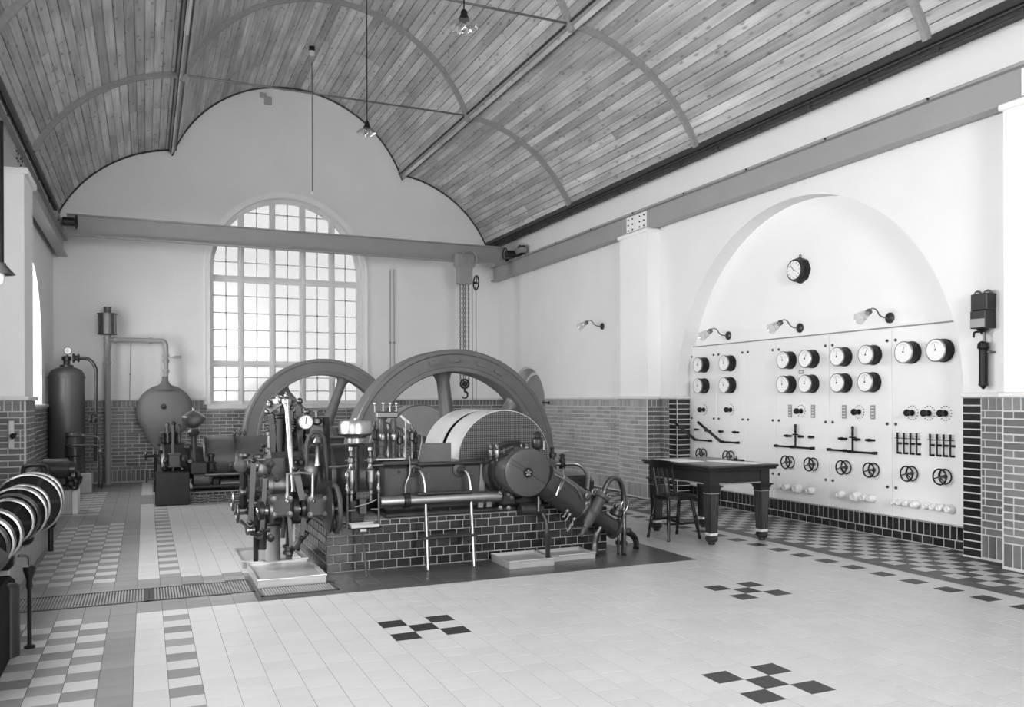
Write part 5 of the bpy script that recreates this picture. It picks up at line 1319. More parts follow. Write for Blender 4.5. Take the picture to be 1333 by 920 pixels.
q = MB(); d = Vector((.85, 0, -.53)).normalized(); s_ = Vector((d.z, 0, -d.x))
for k, o_ in ((-1, .02), (-1, -.012), (1, .0)):
    c = Vector((DX - .004, 6.819, DZ)) + d * (.12 * k) + Vector((-s_.x, 0, -s_.z)) * o_; q.obox(c, (d, Y_, s_), .085, .002, .0015)
q.build('joint_line', M['engine_dark'], dr, smooth=False)
q = MB(); q.lathe([(.20, 0), (.275, .01), (.275, .04), (.25, .05), (.235, .12)], (DX - .01, 7.20, DZ - .005), -Y_, 44); q.build('bearing_ring', M['engine_dark'], E1)
q = MB(); q.cbox(at(650, 655, 7.1).x, at(668, 655, 7.1).x, 7.03, 7.24, .50, .66, .015); bb = q.build('bearing_block', M['engine_dark'], E1, smooth=False)
for u, v in ((651, 642), (662, 643), (651, 661), (662, 661), (666, 647)):
    p = at(u, v, 7.03); q = MB(); q.lathe([(.022, 0), (.022, .012), (.015, .014), (.015, .03), (.005, .034)], p, -Y_, 10); q.build('bearing_bolt', M['steel_dull'], bb)
p = at(687, 662, 7.07); q = MB(); q.ccyl((p.x - .08, 7.07, p.z), (p.x + .14, 7.07, p.z - .01), .055, n=18); q.build('lower_boss', M['engine_paint'], E1)
q = MB(); q.cbox(3.45, 4.0, 7.20, 8.4, .427, .72, .06); q.build('compressor_foot', M['engine_dark'], E1, smooth=False)
# small fittings above the drum
for u, vb, vt, r in ((639, 598, 578, .022), (647, 600, 577, .028), (656, 598, 583, .016), (679, 592, 577, .018), (686, 590, 576, .026)):
    a, b = at(u, vb, 7.0), at(u, vt, 7.0); q = MB(); oiler(q, a, r, b.z - a.z); q.build('oil_cup', M[random.choice(['brass', 'steel_dull'])], E1)
rod('curved_lever', [at(632, 603, 7.1), at(645, 594, 7.0), at(662, 590, 6.95), at(668, 584, 6.95)], .016, 'engine_dark', E1, .05)
rod('oil_line', [at(640, 593, 7.0), at(668, 581, 6.95)], .007, 'brass', E1)
a, b = at(700, 588, 6.97), at(699, 561, 6.97); q = MB(); oiler(q, a, .055, b.z - a.z); q.build('large_oil_cup', M['engine_dark'], E1)
q = MB(); q.cyl((a.x + .045, 6.94, a.z + .02), (a.x + .045, 6.94, a.z + .1), .012, n=8); q.build('oil_gauge_glass', M['steel_bright'], E1)
# inclined compressor cylinder
A0, A1 = at(712, 628, 6.97), at(764, 664, 6.97); dv = (A1 - A0).normalized(); L_ = (A1 - A0).length
R1 = .148
q = MB(); q.lathe([(R1 - .02, -.06), (R1, -.05), (R1, 0), (R1, L_ - .05), (R1 + .035, L_ - .045), (R1 + .035, L_ + .0), (R1 - .02, L_ + .005)], A0, dv, 36); cp = q.build('compressor_cylinder', M['engine_paint'], E1)
for f_, r in ((.15, .005), (.80, .012)):
    q = MB(); q.ring(A0 + dv * (L_ * f_), dv, [(R1, -.008), (R1 + r, -.006), (R1 + r, .006), (R1, .008)], 36); q.build('bright_ring', M['steel_bright'], cp)
q = MB(); bolt_ring(q, A1 + dv * .0, dv, R1 * .98, .014, .03, 12); q.build('flange_nuts', M['steel_dull'], cp)
B0 = A1 + dv * .01; B1 = at(803, 690, 6.97); L2 = (B1 - B0).length; R2 = .080
q = MB(); q.lathe([(.125, 0), (.13, .035), (.11, .05), (R2, .09), (R2, L2 - .05), (R2 + .02, L2 - .045), (R2 + .02, L2 - .01), (R2 - .03, L2)], B0, (B1 - B0), 32); c2 = q.build('high_pressure_cylinder', M['engine_paint'], E1)
q = MB(); bolt_ring(q, B1 - dv * .02, dv, R2 * .85, .012, .035, 8); q.build('flange_nuts', M['steel_dull'], c2)
V0, V1 = at(783, 646, 6.84), at(756, 698, 6.80); vd = V1 - V0; vl = vd.length
q = MB(); q.lathe([(.05, -.02), (.082, -.015), (.082, .02), (.055, .028), (.055, vl * .42), (.066, vl * .44), (.05, vl * .5), (.044, vl * .68), (.03, vl * .72), (.026, vl * .78), (.034, vl * .8), (.02, vl * .86), (.018, vl * .96), (.026, vl * .97), (.02, vl)], V0, vd, 24); vc = q.build('suction_valve', M['engine_paint_pale'], E1)
q = MB(); bolt_ring(q, V0 - vd.normalized() * .016, -vd, .07, .010, .025, 6); q.lathe([(.022, 0), (.03, .01), (.03, .04), (.018, .05)], V0 - vd.normalized() * .02, -vd, 10); q.build('valve_nuts', M['steel_dull'], vc)
q = MB(); p = at(803, 665, 6.99); q.lathe([(.05, -.05), (.062, -.04), (.062, .0), (.045, .01), (.045, .03), (.05, .035), (.05, .05)], p, Vector((.45, 0, .9)), 20); dvv = q.build('delivery_valve', M['engine_paint'], E1)
q = MB(); bolt_ring(q, p + Vector((.45, 0, .9)).normalized() * .03, Vector((.45, 0, .9)), .05, .009, .03, 6); q.build('valve_nuts', M['steel_dull'], dvv)
for u, v in ((741, 670), (747, 676), (744, 683), (738, 665)):
    p = at(u, v, 6.86); q = MB(); q.lathe([(.014, -.02), (.026, -.015), (.026, .01), (.012, .015), (.012, .05), (.018, .055), (.014, .07)], p, (dv.cross(Y_)) if (dv.cross(Y_)).z < 0 else -dv.cross(Y_), 10); q.build('drain_cock', M['steel_dull'], E1)
for u, v in ((764, 656), (772, 640), (779, 650), (764, 645)):
    p = at(u, v, 6.84); q = MB(); q.lathe([(.016, 0), (.03, .006), (.03, .02), (.014, .024), (.012, .04)], p, -Y_, 10); q.build('fitting', M['steel_dull'], E1)
# pipes round the compressor
rod('air_pipe', [at(712, 604, 7.30), at(755, 603, 7.30), at(766, 617, 7.15), at(764, 638, 7.0)], .020, 'steel_bright', E1, .14, 12)
p = at(732, 603, 7.30); q = MB(); q.lathe([(.028, -.05), (.032, -.045), (.032, .045), (.022, .05), (.022, .065), (.034, .07), (.03, .08), (.012, .095)], p, Z_, 14); q.build('oil_cup', M['engine_dark'], E1)
rod('copper_line', [at(733, 609, 7.28), at(732, 620, 6.9), at(729, 630, 6.80), at(724, 645, 6.80)], .009, 'copper', E1, .05)
rod('oil_line', [at(719, 616, 6.86), at(732, 622, 6.83), at(752, 636, 6.82), at(758, 650, 6.82)], .008, 'brass', E1, .05)
rod('arched_pipe', [at(786, 638, 6.84), at(794, 622, 6.86), at(806, 622, 6.92), at(812, 640, 6.97), at(812, 690, 7.0), atz(812, 722, .005)], .024, 'steel_dull', E1, .16, 12)
rod('drain_pipe', [at(782, 685, 6.95), at(776, 695, 6.95), at(774, 708, 6.97), atz(774, 722, .005)], .030, 'steel_dull', E1, .1, 12)
rod('water_pipe', [at(806, 668, 6.97), at(805, 700, 7.0), atz(805, 721, .005)], .014, 'steel_dull', E1, .05)
rod('water_pipe', [at(812, 692, 7.05), at(822, 694, 7.1), at(828, 703, 7.15), atz(828, 714, .005)], .030, 'engine_dark', E1, .1, 12)
rod('looped_line', [at(806, 662, 6.97), at(813, 648, 6.97), at(818, 648, 6.97), at(817, 660, 6.97), at(812, 668, 6.97)], .009, 'brass', E1, .04)
for u, v, r in ((812, 707, .036), (805, 706, .03), (816, 690, .045), (774, 716, .036)):
    p = at(u, v, 7.0); q = MB(); q.lathe([(r * .8, -.02), (r, -.014), (r, .014), (r * .8, .02)], p, Z_, 14); q.build('pipe_collar', M['engine_paint'], E1)
rod('riser_pipe', [at(702, 645, 7.08), at(703, 664, 7.06), at(711, 676, 7.02), at(713, 700, 6.98), atz(713, 724, .075)], .022, 'engine_paint', E1, .12, 12)
p = at(713, 703, 6.98); q = MB(); q.lathe([(.026, -.04), (.036, -.035), (.036, .035), (.026, .04)], p, Z_, 14); q.build('pipe_collar', M['engine_paint'], E1)
rod('polished_rod', [at(701, 645, 7.0), at(701, 665, 7.0)], .012, 'steel_bright', E1)
# stop-valve pillar behind the drum
p = at(719, 630, 8.3); pt = at(719, 581, 8.3); q = MB(); hh = pt.z - .43; q.lathe([(.05, 0), (.05, .02), (.03, .03), (.03, hh - .12), (.05, hh - .11), (.05, hh - .07), (.02, hh - .06), (.02, hh - .02), (.035, hh - .01), (.012, hh)], (p.x, 8.3, .43), Z_, 14); pl = q.build('valve_pillar', M['engine_paint'], E1)
p = at(720, 588, 8.3); q = MB(); q.prism([(0, -.025), (.20, .005), (.20, .015), (0, .025)], (p.x, 8.29, p.z), (X_, Z_, Y_), .02); q.build('pointer', M['steel_paint'], pl, smooth=False)
q = MB(); q.cyl((3.17, 7.2, .815), (3.17, 9.4, .815), .11, n=24); q.build('crankshaft', M['steel_dull'], E1)
# the flywheel turns in a slot behind the plinth
FWC = at(591, 594, 9.0)
flywheel(E1, 3.17, 8.90, 9.24, .815, 1.205, math.radians(97))

# ladder hooked on the bed
l = thing('engine_ladder', 'short steel ladder hooked onto the front engine bed', 'ladder', (2.35, 7.0, 0))
for ut, ub in ((541, 557), (600, 617)):
    a = at(ut, 612, 7.20); f0 = atz(ub, 742 if ub == 557 else 737); f0.z = .001
    pts = bend([Vector((a.x, 7.215, a.z)), Vector((a.x + .025, 7.10, a.z + .002)), f0.lerp(Vector((a.x + .05, 7.10, a.z)), .85), f0], .05, 6)
    q = MB(); q.tube(pts, .0165, 10); rl = q.build('rail', M['steel_bright'], l)
    q = MB(); q.lathe([(.065, 0), (.062, .012), (.03, .016), (.022, .03)], (a.x - .005, 7.234, a.z), -Y_, 24); q.build('rose_plate', M['engine_paint'], rl)
for v0, v1, uu in ((641, 640, (546, 609)), (699, 696, (552, 615))):
    fz = .64 if v0 == 641 else .27
    a, b = at(uu[0], v0, 7.07 if v0 == 641 else 6.99), at(uu[1], v1, 7.07 if v0 == 641 else 6.99); q = MB(); q.cbox(a.x - .03, b.x + .03, a.y - .05, a.y + .05, (a.z + b.z) / 2 - .010, (a.z + b.z) / 2 + .010, .004); q.build('tread', M['engine_paint'], l, smooth=False)

# drip trays on the floor
def tray(x0, x1, y0, y1, h, lab, skew=0):
    t = thing('drip_tray', lab, 'tray', ((x0 + x1) / 2, (y0 + y1) / 2, 0), 'zinc drip trays')
    q = MB(); q.box(x0, x1, y0, y1, .001, .012); b = .014
    q.box(x0, x1, y0, y0 + b, .012, h); q.box(x0, x1, y1 - b, y1, .012, h); q.box(x0, x0 + b, y0 + b, y1 - b, .012, h); q.box(x1 - b, x1, y0 + b, y1 - b, .012, h); q.build('pan', M['zinc'], t, smooth=False)
    q = MB(); q.tube([(x0, y0, h), (x1, y0, h), (x1, y1, h), (x0, y1, h)], .008, 6, closed=True); q.build('rolled_rim', M['zinc'], t)
    q = MB(); q.box(x0 + b, x1 - b, y0 + b, y1 - b, .013, h - .018); q.build('oil_film', M['zinc'], t, smooth=False)  # oil's bright reflection put into a pale zinc colour
tray(.79, 1.315, 6.80, 7.58, .062, 'large shallow zinc drip tray on the floor below the engine cylinder head')
tray(.76, 1.25, 7.66, 8.36, .06, 'shallow zinc drip tray behind the large one, half hidden by pipes')
tray(2.845, 3.27, 6.66, 7.08, .062, 'zinc drip tray on the dark tiles right of the ladder')
tray(3.315, 3.76, 6.80, 7.12, .05, 'zinc drip tray below the inclined compressor')

# ------------------------------------------------------------------ far engine
E2 = thing('gas_engine', 'far horizontal engine before the arched window, iron box and oil dome at its left end', 'engine', (1.9, 13.4, .20), 'horizontal engines')
bx0, bx1 = at(202, 640, 12.72).x, at(247, 640, 12.72).x
q = MB(); q.cbox(bx0, bx1, 12.72, 13.25, .001, at(220, 615, 12.72).z, .012); q.build('iron_box', M['engine_dark'], E2, smooth=False)
C2Y = 13.42; ztop = at(300, 568, C2Y).z; R2b = .36; C2Z = ztop - R2b
x0 = at(263, 590, C2Y).x
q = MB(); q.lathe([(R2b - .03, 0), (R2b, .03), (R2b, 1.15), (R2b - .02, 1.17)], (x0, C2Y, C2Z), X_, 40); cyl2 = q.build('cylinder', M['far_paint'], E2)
for xx in (.04, .45, 1.13):
    q = MB(); q.ring((x0 + xx, C2Y, C2Z), X_, [(R2b - .01, -.02), (R2b + .02, -.02), (R2b + .02, .02), (R2b - .01, .02)], 40); q.build('cylinder_band', M['engine_paint'] if xx != .45 else M['steel_dull'], cyl2)
hx0, hx1 = at(208, 600, 13.2).x, at(245, 600, 13.2).x
q = MB(); q.lathe([(.22, 0), (.30, .02), (.30, hx1 - hx0 - .05), (.28, hx1 - hx0), (.2, hx1 - hx0 + .2)], (hx0, 13.30, C2Z + .02), X_, 32); h2 = q.build('cylinder_head', M['engine_paint'], E2)
q = MB(); bolt_ring(q, (hx0 + .01, 13.30, C2Z + .02), -X_, .26, .02, .04, 10); q.build('head_nuts', M['steel_dull'], h2)
q = MB(); q.ring((hx0 + .03, 13.3, C2Z + .02), X_, [(.295, -.02), (.315, -.01), (.315, .03), (.295, .03)], 32); q.build('head_rim', M['steel_bright'], h2)
for u, vb, vt, r in ((218, 572, 550, .035), (226, 572, 548, .04), (233, 574, 552, .03), (212, 572, 562, .05)):
    a, b = at(u, vb, 13.2), at(u, vt, 13.2); q = MB(); valve(q, a - Z_ * .04, r, b.z - a.z + .04); q.build('valve', M['engine_dark'] if r > .035 else M['steel_dull'], E2)
rod('push_rod', [at(225, 553, 12.95), at(225, 614, 12.95)], .018, 'steel_bright', E2)
a, b = at(220, 592, 12.9), at(234, 606, 12.9); q = MB(); q.cbox(a.x, b.x, 12.86, 13.02, b.z, a.z, .006); q.cbox(a.x - .01, b.x + .01, 12.84, 13.02, a.z, a.z + .018, .004); q.cbox(a.x - .01, b.x + .01, 12.84, 13.02, b.z - .018, b.z, .004); q.build('lubricator_box', M['far_paint'], E2, smooth=False)
rod('handle_bar', [at(188, 594, 12.9), at(208, 593, 12.9)], .02, 'engine_dark', E2)
for u in (190, 201):
    p = at(u, 593, 12.9); q = MB(); q.torus(p, X_, .055, .014, 16, 6); q.cyl(p - Z_ * .055, p + Z_ * .055, .01, n=6); q.cyl(p - Y_ * .055, p + Y_ * .055, .01, n=6); q.build('handwheel', M['engine_dark'], E2)
rod('standing_pipe', [at(203, 596, 12.9), at(202, 640, 12.9)], .025, 'engine_dark', E2)
rod('drain_tap', [at(191, 625, 12.85), at(192, 623, 12.85), at(202, 623, 12.85)], .014, 'steel_dull', E2)
rod('drain_tap', [at(191, 622, 12.85), at(191, 628, 12.85)], .012, 'engine_dark', E2)
for u, v, r in ((216, 600, .04), (240, 597, .05), (214, 610, .035), (238, 610, .04), (209, 588, .03), (244, 580, .04), (232, 612, .04), (247, 600, .05)):
    p = at(u, v, 12.98); q = MB(); q.lathe([(r * .6, -r), (r, -r * .7), (r, 0), (r * .6, r * .2), (r * 1.1, r * .5), (r * .5, r)], p, random.choice([X_, -Y_, Z_]), 12); q.build('fitting', M[random.choice(['steel_dull', 'engine_dark', 'far_paint'])], E2)
p = at(252, 557, 13.0); q = MB(); zz = [at(252, v, 13.0).z for v in (557, 548, 543, 537, 531)]
q.lathe([(.03, zz[0]), (.07, zz[0] + .02), (.155, zz[1]), (.165, zz[2]), (.15, zz[2] + .02), (.06, zz[3] + .02), (.02, zz[3] + .03), (.02, zz[4]), (.028, zz[4] + .01), (.01, zz[4] + .02)], (p.x, 13.0, 0), Z_, 32); q.build('oil_dome', M['copper'], E2)
q = MB(); zb_ = at(252, 602, 13.0).z; q.lathe([(.06, zb_), (.045, zb_ + .03), (.04, zz[0] - .12), (.075, zz[0] - .10), (.085, zz[0] - .06), (.06, zz[0] - .01)], (p.x, 13.0, 0), Z_, 20); q.build('dome_column', M['engine_paint'], E2)
rod('feed_pipe', [at(236, 552, 13.0), at(243, 553, 13.0), at(250, 556, 13.0)], .016, 'brass', E2)
q = MB(); a = at(247, 612, 13.0); b = at(270, 600, 13.0); q.cbox(a.x, b.x, 12.94, 13.2, a.z - .06, b.z, .02); q.build('gear_housing', M['engine_paint'], E2, smooth=False)
q = MB(); a = at(266, 618, 12.97); b = at(319, 616, 12.97); q.ccyl((a.x, 12.97, a.z), (b.x + .6, 12.97, a.z), .035, n=16); q.build('layshaft', M['steel_dull'], E2)
q = MB(); a = at(250, 622, 13.0); b = at(272, 626, 13.0); q.lathe([(.06, 0), (.11, .02), (.11, b.x - a.x), (.07, b.x - a.x + .05)], (a.x, 13.05, a.z - .02), X_, 24); q.build('pump_body', M['far_paint'], E2)
q = MB(); a = at(287, 630, 13.0); q.ccyl((a.x, 13.05, a.z), (a.x + .8, 13.05, a.z), .085, n=20); q.build('lower_cylinder', M['steel_dull'], E2)
q = MB(); q.cbox(a.x - .12, a.x - .01, 12.95, 13.2, .20, a.z + .1, .02); q.build('bracket', M['engine_dark'], E2, smooth=False)
p = at(275, 598, 13.0); q = MB(); valve(q, (p.x, 13.0, at(275, 613, 13.0).z), .06, .26); q.build('side_valve', M['engine_dark'], E2)
p = at(304, 607, 13.02); q = MB(); q.lathe([(.075, 0), (.075, .02), (.04, .03), (.03, .05)], p, -Y_, 20); q.build('inspection_boss', M['engine_paint'], E2)
q = MB(); q.cbox(.62, 3.6, 12.92, 13.9, .202, .25, .01); q.cbox(1.7, 3.4, 13.0, 13.9, .25, .88, .04); q.build('bed', M['engine_paint'], E2, smooth=False)
for u, vb, vt in ((305, 566, 559), (312, 566, 558), (318, 566, 557)):
    p = at(u, vb, 13.4); q = MB(); oiler(q, (p.x, 13.4, p.z - .02), .03, .11); q.build('oil_cup', M['far_paint'], E2)
# guard domes of the far engine, seen between the spokes
for (u, v, w, y) in ((548, 527, .52, 13.15), (404, 552, .40, 13.2)):
    p = at(u, v, y); q = MB(); n = 28; rr = w
    q.prism([(p.x + rr * math.cos(PI * i / n), p.z - rr + rr * math.sin(PI * i / n)) for i in range(n + 1)] , (0, y, 0), (X_, Z_, Y_), .5); gd = q.build('crank_guard', M['steel_paint_dark'], E2, ang=30)
    q = MB(); q.tube([(p.x + (rr + .004) * math.cos(PI * i / n), y - .002, p.z - rr + (rr + .004) * math.sin(PI * i / n)) for i in range(n + 1)], .012, 6); q.build('guard_edge', M['steel_bright'], gd)
fc = None
flywheel(E2, 2.72, 14.2, 14.5, .86, 1.29, math.radians(10), 'wheel_paint_hazed', 6, False)

# ------------------------------------------------------------------ far left corner: air receiver, pump, exhaust stand and gas bag
TX, TY = -1.163, 15.55
t = thing('air_receiver', 'tall dark riveted air tank in the far left corner, gauge on top', 'tank', (TX, TY, 0))
q = MB(); q.lathe([(.20, 0), (.20, .18), (.255, .20), (.262, .22), (.262, 1.84), (.255, 1.90), (.22, 1.96), (.14, 2.0), (.08, 2.015)], (TX, TY, 0), Z_, 40); q.build('shell', M['tank_paint'], t)
q = MB(); q.ring((TX, TY, 1.84), Z_, [(.26, -.02), (.27, -.02), (.27, .02), (.26, .02)], 40); sm = q.build('seam_band', M['tank_paint'], t)
q = MB(); bolt_ring(q, (TX, TY, 1.84), Z_, .262, .008, .012, 30)
for k in range(30):
    a = 2 * PI * k / 30; d = Vector((math.cos(a), math.sin(a), 0)); q.lathe([(.009, 0), (.005, .008)], Vector((TX, TY, 1.84)) + d * .268, d, 6)
stuff(q.build('rivets', M['tank_paint'], sm))
q = MB(); q.lathe([(.10, 0), (.10, .03), (.05, .04), (.05, .10), (.07, .11), (.07, .17), (.03, .18)], (TX, TY, 2.01), Z_, 18); q.build('head_valve', M['engine_dark'], t)
p = at(88.4, 456.6, TY - .02); q = MB(); q.lathe([(.05, 0), (.062, .01), (.062, .035), (.052, .04)], p, -Y_, 24); q.cyl((p.x, p.y + .01, p.z), (TX, p.y + .01, 2.16), .012, n=8); gz = q.build('pressure_gauge', M['brass'], t)
q = MB(); q.lathe([(.052, .034), (.052, .042)], p, -Y_, 24); q.build('dial', M['dial'], gz)
q = MB(); q.obox(p - Y_ * .0435 + Z_ * .012, (X_, Y_, Z_), .0025, .001, .026); q.build('needle', M['black_matt'], gz, smooth=False)
c0 = at(97, 466, TY); q = MB(); q.lathe([(.055, -.03), (.075, -.025), (.075, .0), (.045, .01), (.045, .04), (.07, .05), (.07, .07), (.03, .08)], c0, X_, 18); q.build('outlet_flange', M['engine_dark'], t)
rod('outlet_pipe', [c0, at(116, 466, TY), at(125, 478, TY), at(124.5, 530, TY), at(124, 600, TY)], .028, 'engine_paint', t, .16, 12)
p = at(122, 545, TY - .03); q = MB(); q.torus(p - Y_ * .05, Y_, .085, .012, 24, 6); q.cyl(p, p - Y_ * .06, .015, n=8)
for k in range(4):
    a = k * PI / 2 + .4; q.cyl(p - Y_ * .05, p - Y_ * .05 + Vector((.085 * math.cos(a), 0, .085 * math.sin(a))), .008, n=6)
vw = q.build('stop_valve', M['engine_paint'], t)
q = MB(); q.lathe([(.03, -.07), (.045, -.06), (.045, .06), (.03, .07)], p, Z_, 14); q.build('valve_body', M['engine_paint'], vw)

q = MB(); q.cbox(-1.20, -.775, 15.02, 15.22, .001, .315, .012); tag(q.build('stone_block', M['stone_block'], smooth=False), 'grey stone foundation block under the vertical pump by the air tank', 'block')
t = thing('vertical_pump', 'dark vertical pump on the stone block beside the air tank', 'pump', (-.98, 15.1, .317))
px0, px1 = at(87, 600, 15.12).x, at(107, 600, 15.12).x; pc, prd = (px0 + px1) / 2, (px1 - px0) / 2
zz = [at(96, v, 15.12).z for v in (615, 594, 580, 567, 563)]
q = MB(); q.lathe([(prd * .9, .318), (prd, .34), (prd * .85, .38), (prd * .85, zz[1]), (prd * 1.1, zz[1] + .02), (prd * 1.1, zz[2] - .02), (prd * .95, zz[2])], (pc, 15.12, 0), Z_, 28); q.build('pump_body', M['engine_paint'], t)
q = MB(); q.lathe([(prd * 1.12, zz[2]), (prd * 1.15, zz[2] + .02), (prd * .95, zz[2] + .03), (prd * .95, zz[3] - .02), (prd * 1.1, zz[3] - .01), (prd * 1.1, zz[3] + .02), (prd * .9, zz[4])], (pc, 15.12, 0), Z_, 28); pb = q.build('pump_cylinder', M['engine_paint_pale'], t)
q = MB(); bolt_ring(q, (pc, 15.12, zz[3] + .01), Z_, prd, .014, .04, 8); q.build('flange_nuts', M['steel_dull'], pb)
rod('water_pipe', [at(107, 567, 15.1), at(126, 568, 15.1), at(130, 572, 15.1), at(129, 596, 15.1), at(129, 634, 15.2)], .017, 'steel_dull', t, .08, 10)
rod('water_pipe', [at(95, 579, 14.95), at(124, 579, 15.0), at(131, 582, 15.0), at(131, 588, 15.0)], .013, 'brass', t, .06, 8)
p = at(108, 567, 15.08); q = MB(); q.sphere(p, .03, 12, 8); q.build('union', M['brass'], t)
p = at(130, 586, 15.02); q = MB(); q.lathe([(.02, -.03), (.035, -.02), (.035, .02), (.02, .03)], p, Z_, 12); q.build('union', M['steel_bright'], t)
rod('lower_pipe', [at(131, 588, 15.02), at(134, 594, 15.02), at(134, 620, 15.05), at(132, 636, 15.1)], .014, 'engine_paint', t, .06, 8)

EY = 16.38
t = thing('exhaust_stand', 'tall standpipe with cylindrical silencer and side arm by the far wall', 'pipe', (-.6, EY, 0))
ex = at(140, 500, EY).x
q = MB(); q.lathe([(.06, .0), (.06, .02), (.048, .03), (.048, at(140, 455, EY).z), (.055, at(140, 454, EY).z), (.055, at(140, 436, EY).z)], (ex, EY, 0), Z_, 20); q.build('standpipe', M['steel_paint_dark'], t)
for v in (472, 449, 440):
    p = at(140, v, EY); q = MB(); q.lathe([(.05, -.02), (.062, -.015), (.062, .015), (.05, .02)], (ex, EY, p.z), Z_, 20); q.build('pipe_collar', M['steel_paint_dark'], t)
z0, z1 = at(140, 435, EY).z, at(140, 408, EY).z
q = MB(); q.lathe([(.15, z0 - .005), (.155, z0), (.155, z0 + .012), (.145, z0 + .016), (.145, z1 - .016), (.165, z1 - .012), (.165, z1), (.06, z1 + .004), (.055, z1 + .02), (.055, z1 + .10), (.062, z1 + .105), (.062, z1 + .115), (.03, z1 + .116)], (ex, EY, 0), Z_, 32); q.build('silencer', M['steel_dull'], t)
for a in (-1.9, -1.2, -.6):
    q = MB(); q.cyl((ex + .148 * math.cos(a), EY + .148 * math.sin(a), z0), (ex + .148 * math.cos(a), EY + .148 * math.sin(a), z1), .008, n=6); q.build('silencer_rod', M['steel_bright'], t)
p0, p1, p2, p3 = at(142, 442, EY), at(208, 443, EY), at(216.5, 455, EY), at(216, 500, EY)
rod('side_arm', [p0, at(213, 443.5, EY), at(216.3, 449, EY), p3], .040, 'steel_paint', t, .17, 14)
for u, v, d in ((150, 442, X_), (196, 443.5, X_), (216, 463, Z_), (216, 470, Z_), (216, 483, Z_)):
    p = at(u, v, EY); q = MB(); q.lathe([(.042, -.03), (.056, -.025), (.056, .025), (.042, .03)], p, d, 18); q.build('pipe_collar', M['steel_paint'], t)
a, b = at(218, 465, EY - .04), at(236, 464.5, EY - .06); q = MB(); q.tube([a, a.lerp(b, .4), a.lerp(b, .5), b], [.012, .013, .022, .026], 10); q.build('valve_handle', M['steel_paint'], t)
a, b = at(170.5, 446, EY), at(168.5, 528, EY); q = MB(); q.cyl(a, b, .010, n=6); q.sphere(a.lerp(b, .5), .018, 8, 6); q.build('pull_rod', M['steel_paint_dark'], t)
BC = at(215, 535, EY - .05); BR = .475
q = MB(); q.lathe([(BR * .15, -.17), (BR * .5, -.15), (BR * .8, -.11), (BR * .97, -.045), (BR, 0), (BR * .97, .045), (BR * .8, .09), (BR * .4, .13), (BR * .1, .14)], BC, Y_, 48); bg_ = q.build('gas_bag', M['bag_grey'], t)
q = MB(); pt = at(216, 494, EY - .05); q.lathe([(.20, 0), (.14, .06), (.075, .12), (.05, .18), (.048, .24)], (BC.x, EY - .05, BC.z + BR - .10), Z_, 20); q.build('bag_neck', M['bag_grey'], bg_)
q = MB(); q.lathe([(.28, 0), (.22, -.16), (.10, -.34), (.07, -.40), (.06, -1.0)], (BC.x - .10, EY - .02, BC.z - BR + .18), Z_, 20); q.build('bag_outlet', M['bag_grey'], bg_)
q = MB(); q.lathe([(.05, 0), (.05, .012), (.025, .016), (.025, .03), (.008, .034)], at(213, 529, EY - .22), -Y_, 16); q.build('boss', M['engine_paint'], bg_)

# ------------------------------------------------------------------ left foreground: belt-driven line shaft set
SXx, SZz = -.93, .56
t = thing('line_shaft_set', 'row of bright-rimmed pulleys on a shaft at the left edge, black base', 'machine', (SXx, 7.5, 0))
q = MB(); q.cbox(-1.22, -.685, 4.7, 5.66, .001, .455, .03); q.build('base', M['black_matt'], t, smooth=False)
q = MB(); q.lathe([(.03, 0), (.05, .01), (.05, .40), (.03, .41)], (-.69, 5.45, .03), Z_, 14); q.build('base_column', M['engine_dark'], t)
q = MB(); q.cyl((SXx, 5.2, SZz), (SXx, 9.15, SZz), .03, n=14); q.build('shaft', M['steel_dull'], t)
q = MB(); q.cbox(-1.16, -.74, 4.95, 5.85, .455, .60, .05); q.build('motor_frame', M['black'], t, smooth=False)
def pulley(y, r, w, kind_):
    q = MB(); q.ring((SXx, y, SZz), Y_, [(r - .012, -w), (r, -w + .004), (r + .004, 0), (r, w - .004), (r - .012, w)], 40); p_ = q.build('pulley', M['steel_bright' if kind_ != 'dark' else 'engine_dark'], t)
    if kind_ != 'dark':
        q = MB(); q.lathe([(r - .015, w * .3), (r - .015, w * .5)], (SXx, y, SZz), Y_, 36); q.build('pulley_web', M['black'], p_)
    if kind_ == 'dark':
        q = MB(); q.lathe([(r - .02, -w * .9), (r - .02, w * .9)], (SXx, y, SZz), Y_, 36); q.build('pulley_disc', M['black'], p_)
        q = MB()
        for k in range(5): a = k * 1.257 + .3; q.lathe([(.03, 0), (.03, .02), (.012, .03)], (SXx + r * .55 * math.cos(a), y - w * .9, SZz + r * .55 * math.sin(a)), -Y_, 10)
        q.build('disc_nuts', M['steel_bright'], p_)
    else:
        q = MB(); q.lathe([(.05, -w), (.06, -w * .8), (.06, w * .8), (.05, w)], (SXx, y, SZz), Y_, 18)
        for k in range(6):
            a = k * PI / 3 + y; q.bar((SXx, y, SZz), (SXx + (r - .008) * math.cos(a), y, SZz + (r - .008) * math.sin(a)), .03, .016, Y_)
        q.build('pulley_arms', M['engine_dark'], p_)
for a in ((6.05, .165, .045, 'dark'), (6.22, .175, .05, 'open'), (6.55, .18, .055, 'open'), (7.25, .175, .05, 'open'), (7.45, .19, .06, 'dark'), (7.75, .215, .06, 'open'), (8.15, .20, .05, 'open'), (8.45, .265, .05, 'open'), (8.85, .25, .05, 'open')): pulley(*a)
for y in (6.85, 8.0, 9.05):
    q = MB(); q.cbox(SXx - .11, SXx + .09, y - .07, y + .07, .28, SZz + .05, .03); q.lathe([(.03, 0), (.035, .02), (.02, .05), (.01, .06)], (SXx, y, SZz + .05), Z_, 12); q.build('pedestal_bearing', M['black'], t)
